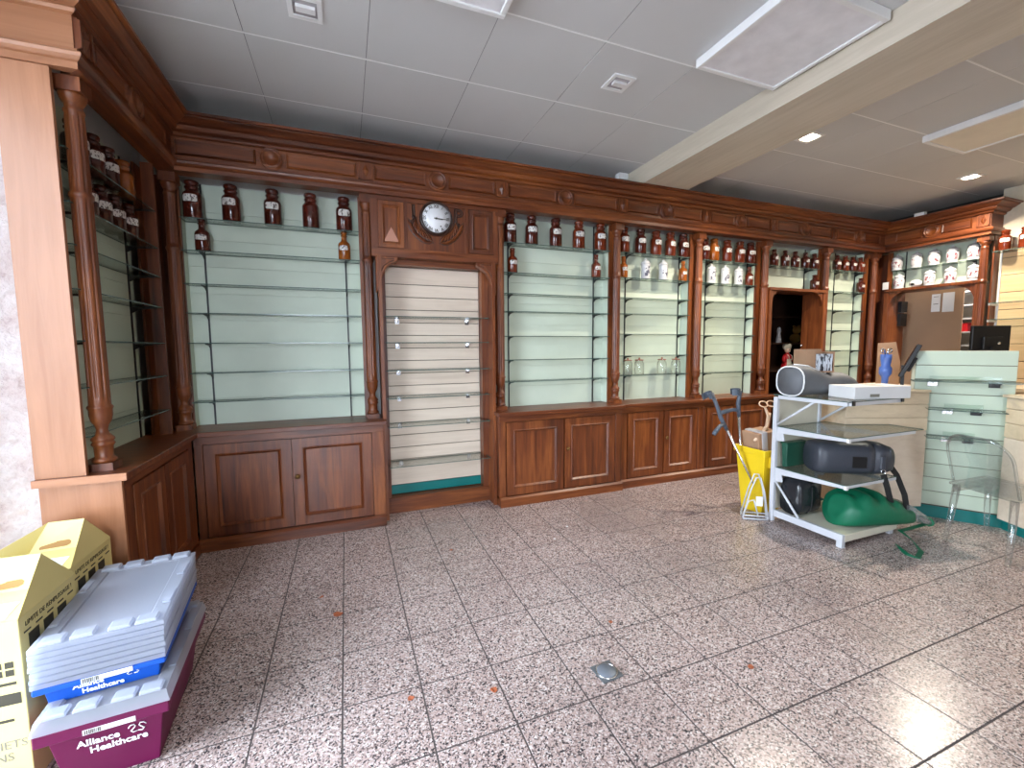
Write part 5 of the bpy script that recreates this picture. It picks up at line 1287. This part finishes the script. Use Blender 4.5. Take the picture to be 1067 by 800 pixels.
def slim_lid(lx, ly, h):
    mb = MB(); a, b = lx/2, ly/2
    def rg(e, z): return [(-a+e, -b+e, z), (a-e, -b+e, z), (a-e, b-e, z), (-a+e, b-e, z)]
    L_ = [rg(.004, 0), rg(0, .002), rg(0, h-.002), rg(.005, h), rg(.05, h), rg(.054, h-.006)]
    mb.add([p for q in L_ for p in q], [(4*j+k, 4*j+(k+1) % 4, 4*j+4+(k+1) % 4, 4*j+4+k) for j in range(5) for k in range(4)]+[(20, 21, 22, 23)])
    return mb.mesh('lid_shell', lid_plastic)
LMESH2 = slim_lid(LX, LY, .0192)
def crate(lab, c, rz, z0, zr, mat, lx, ly):
    t = thing('storage_crate', lab, 'crate', (c[0], c[1], z0), rz)
    h = zr-z0; a, b = lx/2-.02, ly/2-.02; i = .034 if h > .2 else .010; mb = MB()
    def rg(e, z): return [(-a+e, -b+e, z), (a-e, -b+e, z), (a-e, b-e, z), (-a+e, b-e, z)]
    vs = rg(i, 0)+rg(0, h)+rg(.005, h)+rg(i+.005, .006)
    mb.add(vs, [(3, 2, 1, 0), (12, 13, 14, 15)]+[(q+k, q+(k+1) % 4, q+4+(k+1) % 4, q+4+k) for q in (0, 4, 8) for k in range(4)])
    part('crate_body', mb, mat, t, world=False, bevel=.004)
    e = .019; mb = MB(); RH = .045 if h > .2 else .022
    mb.box(-a-e, a+e, -b-e, -b-.0005, h-RH, h-.001).box(-a-e, a+e, b+.0005, b+e, h-RH, h-.001).box(-a-e, -a-.0005, -b-.0005, b+.0005, h-RH, h-.001).box(a+.0005, a+e, -b-.0005, b+.0005, h-RH, h-.001)
    part('rim', mb, mat, t, world=False, bevel=.004)
    part('barcode_sticker', MB().box(-.055, .085, -b-e-.0012, -b-e-.0003, h-RH+.004, h-RH+.022), paper, t, world=False)
    bars = MB(); x = -.05; rr_ = random.Random(5)
    while x < -.008:
        wd_ = rr_.choice([.0012, .002, .003]); bars.box(x, x+wd_, -b-e-.0017, -b-e-.0013, h-RH+.006, h-RH+.020); x += wd_+rr_.choice([.0015, .0025])
    part('barcode', bars, print_dark, t, world=False)
    # lettering on the sloping front
    def yf(z): return -b+i*(1-z/h)-.0015
    zc = h*(.56 if h > .2 else .40); up = Vector((0, yf(h)-yf(0), h)).normalized()
    me = text_mesh('Alliance\n   Healthcare', .036 if h > .2 else .026, print_white, plane_matrix((-.085, yf(zc)-.0006, zc), (1, 0, 0), up), 'crate_lettering', align='LEFT', bold=.0008, spacing=.95)
    part('crate_lettering', me, None, t)
    # interlaced ribbon mark beside the first word
    k = 1.0 if h > .2 else .75
    lg = MB(); C1 = [(-.016, .006), (-.010, .015), (0, .016), (.004, .008), (-.002, 0), (-.010, -.008), (-.004, -.015), (.008, -.013)]
    for dx, fl_ in ((.070, 1), (.088, -1)):
        lg.tube([Vector((dx+fl_*x*k, yf(zc+(.022+z)*k)-.0012, zc+(.022+z)*k)) for x, z in C1], .0020*k, 5)
    part('ribbon_emblem', lg, print_white, t, world=False)
    return t
def lid(lab, c, rz, z, group, with_tabs=True, lx=LX, ly=LY):
    t = thing('crate_lid', lab, 'lid', (c[0], c[1], z), rz, group)
    part('lid_shell', LMESH if with_tabs and z < .3 else LMESH2, None, t)
    if with_tabs: tabs(LX, LY, LH if z < .3 else .0192, t)
    return t
r1 = radians(4); FR = Vector((-.637, 1.791))
def center(FR, r, lx, ly): return FR-Vector((cos(r), sin(r)))*(lx/2)+Vector((-sin(r), cos(r)))*(ly/2)
c1 = center(FR, r1, LX, LY)
ZM = .250
crate('maroon lidded crate with white lettering on the floor, lowest of the stack', c1, r1, 0, ZM, maroon, LX, LY)
lid('translucent lid closing the maroon crate', c1, r1, ZM+.0005, 'translucent crate lids')
r2 = radians(6); c2 = center(Vector((-.666, 1.875)), r2, LX, LY)
ZB0 = ZM+.0005+LH-.0095
crate('cobalt blue shallow crate with white lettering on the maroon crate', c2, r2, ZB0, .362, blue_p, LX, LY)
NL = 7
for k in range(NL):
    lab = {0: 'translucent lid lying directly on the blue crate', NL-1: 'translucent lid with raised tabs on top of the whole stack'}.get(k, 'translucent lid %s up in the pile on the blue crate' % ['', 'second', 'third', 'fourth', 'fifth', 'sixth', 'top'][k])
    lid(lab, (c2[0]+random.uniform(-.003, .003), c2[1]+random.uniform(-.003, .003)), r2, 0.3625+.0214*k, 'translucent crate lids', with_tabs=(k == NL-1))
# yellow waste cartons
def waste_carton(lab, x1, y0, sx, sy, h):
    t = thing('waste_carton', lab, 'box', (x1-sx/2, y0+sy/2, 0), 0, 'yellow clinical waste cartons')
    a, b = sx/2, sy/2
    part('carton', MB().box(-a, a, -b, b, 0, h-.0), ycard, t, world=False, bevel=.002)
    # folded top: sloping front panel up to a standing handle flap, gussets at the sides
    zt_ = h+.0004; rx0, rx1, ry, rz = .015, .143, b*.55, .126
    F = [(-a, -b, zt_), (a, -b, zt_), (a, b, zt_), (-a, b, zt_)]
    foot0, foot1 = (-.03, b*.22, zt_+.012), (.135, b*.30, zt_+.012)
    top0, top1 = (rx0, ry, zt_+rz), (rx1, ry, zt_+rz)
    part('top_panel', MB().add([F[0], F[1], foot1, foot0, (-a, -b, zt_-.0003), (a, -b, zt_-.0003)], [(0, 1, 2, 3), (3, 2, 5, 4)]), ycard, t, world=False)
    part('handle_flap', MB().add([foot0, foot1, top1, top0, (foot0[0], foot0[1]+.006, foot0[2]), (foot1[0], foot1[1]+.006, foot1[2]), (top1[0], top1[1]+.006, top1[2]), (top0[0], top0[1]+.006, top0[2])],
         [(0, 1, 2, 3), (7, 6, 5, 4), (0, 4, 5, 1), (1, 5, 6, 2), (2, 6, 7, 3), (3, 7, 4, 0)]), ycard, t, world=False)
    part('gusset', MB().add([F[1], F[2], top1, foot1], [(0, 1, 2), (0, 2, 3)]), ycard, t, world=False)
    part('gusset', MB().add([F[3], F[0], top0, foot0], [(0, 1, 2), (1, 3, 2)]), ycard, t, world=False)
    part('rear_panel', MB().add([F[2], F[3], top0, top1], [(0, 1, 2, 3)]), ycard, t, world=False)
    def onflap(u, v, off):
        A_, B_, C_, D_ = [Vector(q) for q in (foot0, foot1, top1, top0)]
        P0 = A_.lerp(B_, u); P1 = D_.lerp(C_, u); nrm = (B_-A_).cross(D_-A_).normalized()
        if nrm.y > 0: nrm = -nrm
        return P0.lerp(P1, v)+nrm*off
    sl = [(.18, .08), (.72, .10), (.80, .16), (.80, .26), (.74, .32), (.24, .30), (.17, .24), (.15, .14)]
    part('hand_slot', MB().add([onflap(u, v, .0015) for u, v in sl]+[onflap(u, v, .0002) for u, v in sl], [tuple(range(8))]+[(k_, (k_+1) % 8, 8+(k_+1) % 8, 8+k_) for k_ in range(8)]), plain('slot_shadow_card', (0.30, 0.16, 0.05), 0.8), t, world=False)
    # form printed on the sloping panel
    def onslope(x, v): y = -b+(b*1.22)*v; return (x, y, zt_+.012*v+.0012)
    part('printed_form', MB().add([onslope(-a*.35, .06), onslope(a*.80, .06), onslope(a*.72, .60), onslope(-a*.1, .60)], [(0, 1, 2, 3)]), plain('pale_blue_form', (0.66, 0.72, 0.80), 0.6), t, world=False)
    # side printing (faces +x)
    Wt = plane_matrix((a+.0008, 0, h-.035), (0, 1, 0), (0, 0, 1))
    part('fill_line_text', text_mesh('LIMITE DE REMPLISSAGE !', .024, print_dark, Wt, 'fill_line_text'), None, t)
    pr_ = MB()
    for k in range(5): pr_.box(a+.0003, a+.0009, -b+.02+k*.062, -b+.055+k*.062, h-.064, h-.058)
    for k in range(3): pr_.box(a+.0003, a+.0009, -b+.04+k*.08, -b+.095+k*.08, h-.125, h-.075)
    part('fill_marks', pr_, print_dark, t, world=False)
    # front printing (faces -y)
    fy_ = -b-.0006
    for k_, (txt, px_, py_) in enumerate((('DÉCHETS', 29.5, 772), ('SOINS', 15.5, 788))):
        q = onY(px_, py_, 1.8845)
        if y0 > 2.1: q = Vector((q.x-.036, 0, q.z))
        part('waste_text', text_mesh(txt, .040, print_grey, plane_matrix((q.x-(x1-sx/2), fy_, q.z), (1, 0, 0), (0, 0, 1)), 'waste_text', align='RIGHT'), None, t)
    pf = MB()
    for i_ in range(3):
        for j_ in range(2): pf.box(a-.105+i_*.030, a-.083+i_*.030, fy_-.0003, fy_+.0003, h-.165-j_*.028, h-.143-j_*.028)
    pf.box(-a*.2, a-.02, fy_-.0003, fy_+.0003, h-.225, h-.215); pf.box(-a*.2, a-.035, fy_-.0003, fy_+.0003, h-.355, h-.345)
    pf.box(-a*.4, a-.012, fy_-.0003, fy_+.0003, h-.295, h-.255)
    part('front_print', pf, print_dark, t, world=False)
    return t
waste_carton('near pale yellow waste carton with printed form, behind the plastic crates', -1.062, 1.885, .40, .325, .60)
waste_carton('far pale yellow waste carton with hand slot, against the cupboard end', -1.098, 2.262, .40, .325, .60)

# ================================================================== FLOOR DETAILS
q = onZ(632, 700)
t = thing('floor_socket', 'grey square floor socket with round lid set in the tiles', 'socket', (q.x, q.y, 0.0002), radians(4))
part('plate', MB().box(-.055, .055, -.055, .055, 0, .004), floor_box, t, world=False, bevel=.001)
part('round_lid', MB().lathe([(0, .010), (.040, .010), (.045, .007), (.045, .0042)], 24), plain('blue_grey_lid', (0.14, 0.16, 0.19), 0.4), t, world=False)
part('metal_ring', MB().lathe([(.046, .0042), (.046, .008), (.050, .008), (.050, .0042)], 24), chrome, t, world=False)
for i, (px, py, s, lab) in enumerate(((352, 640, .03, 'curled brown leaf scrap on a tile joint near the cupboards'), (515, 719, .022, 'rusty leaf scrap on the tiles left of the floor socket'), (428, 728, .016, 'small rusty scrap on the tiles in the bright foreground'),
                                      (636, 648, .016, 'small rusty scrap on the tiles behind the floor socket'), (783, 695, .018, 'rusty scrap on the tiles towards the shelf stand'), (335, 622, .014, 'tiny brown scrap on the tiles near the corner cupboard'), (470, 573, .014, 'tiny dark scrap on the tiles below the clock doorway'))):
    q = onZ(px, py); n_ = 7; rr_ = random.Random(i)
    ring = [(q.x+s*(.5+.5*rr_.random())*cos(k*2*pi/n_), q.y+s*(.5+.5*rr_.random())*sin(k*2*pi/n_)) for k in range(n_)]
    mb = MB().add([(x, y, .001+.006*rr_.random()) for x, y in ring]+[(q.x, q.y, .0015)]+[(x, y, .0006) for x, y in ring], [(k, (k+1) % n_, n_) for k in range(n_)]+[(n_+1+k, n_+1+(k+1) % n_, (k+1) % n_, k) for k in range(n_)]+[tuple(n_+1+k for k in range(n_-1, -1, -1))])
    single('leaf_scrap', mb, leaf_brown, lab, 'leaf', (q.x, q.y, .0006), 'leaf scraps on the floor')
for i, (px, py, lab) in enumerate(((578, 562, 'white paper crumb on the tiles in front of the cupboards, nearer the camera'), (591, 549, 'white paper crumb on the tiles, nearer the cupboards'))):
    q = onZ(px, py); single('paper_crumb', MB().ball((q.x, q.y, .006), .010, .008, .0055, 8), paper, lab, 'crumb', (q.x, q.y, .0005), 'paper crumbs on the floor')
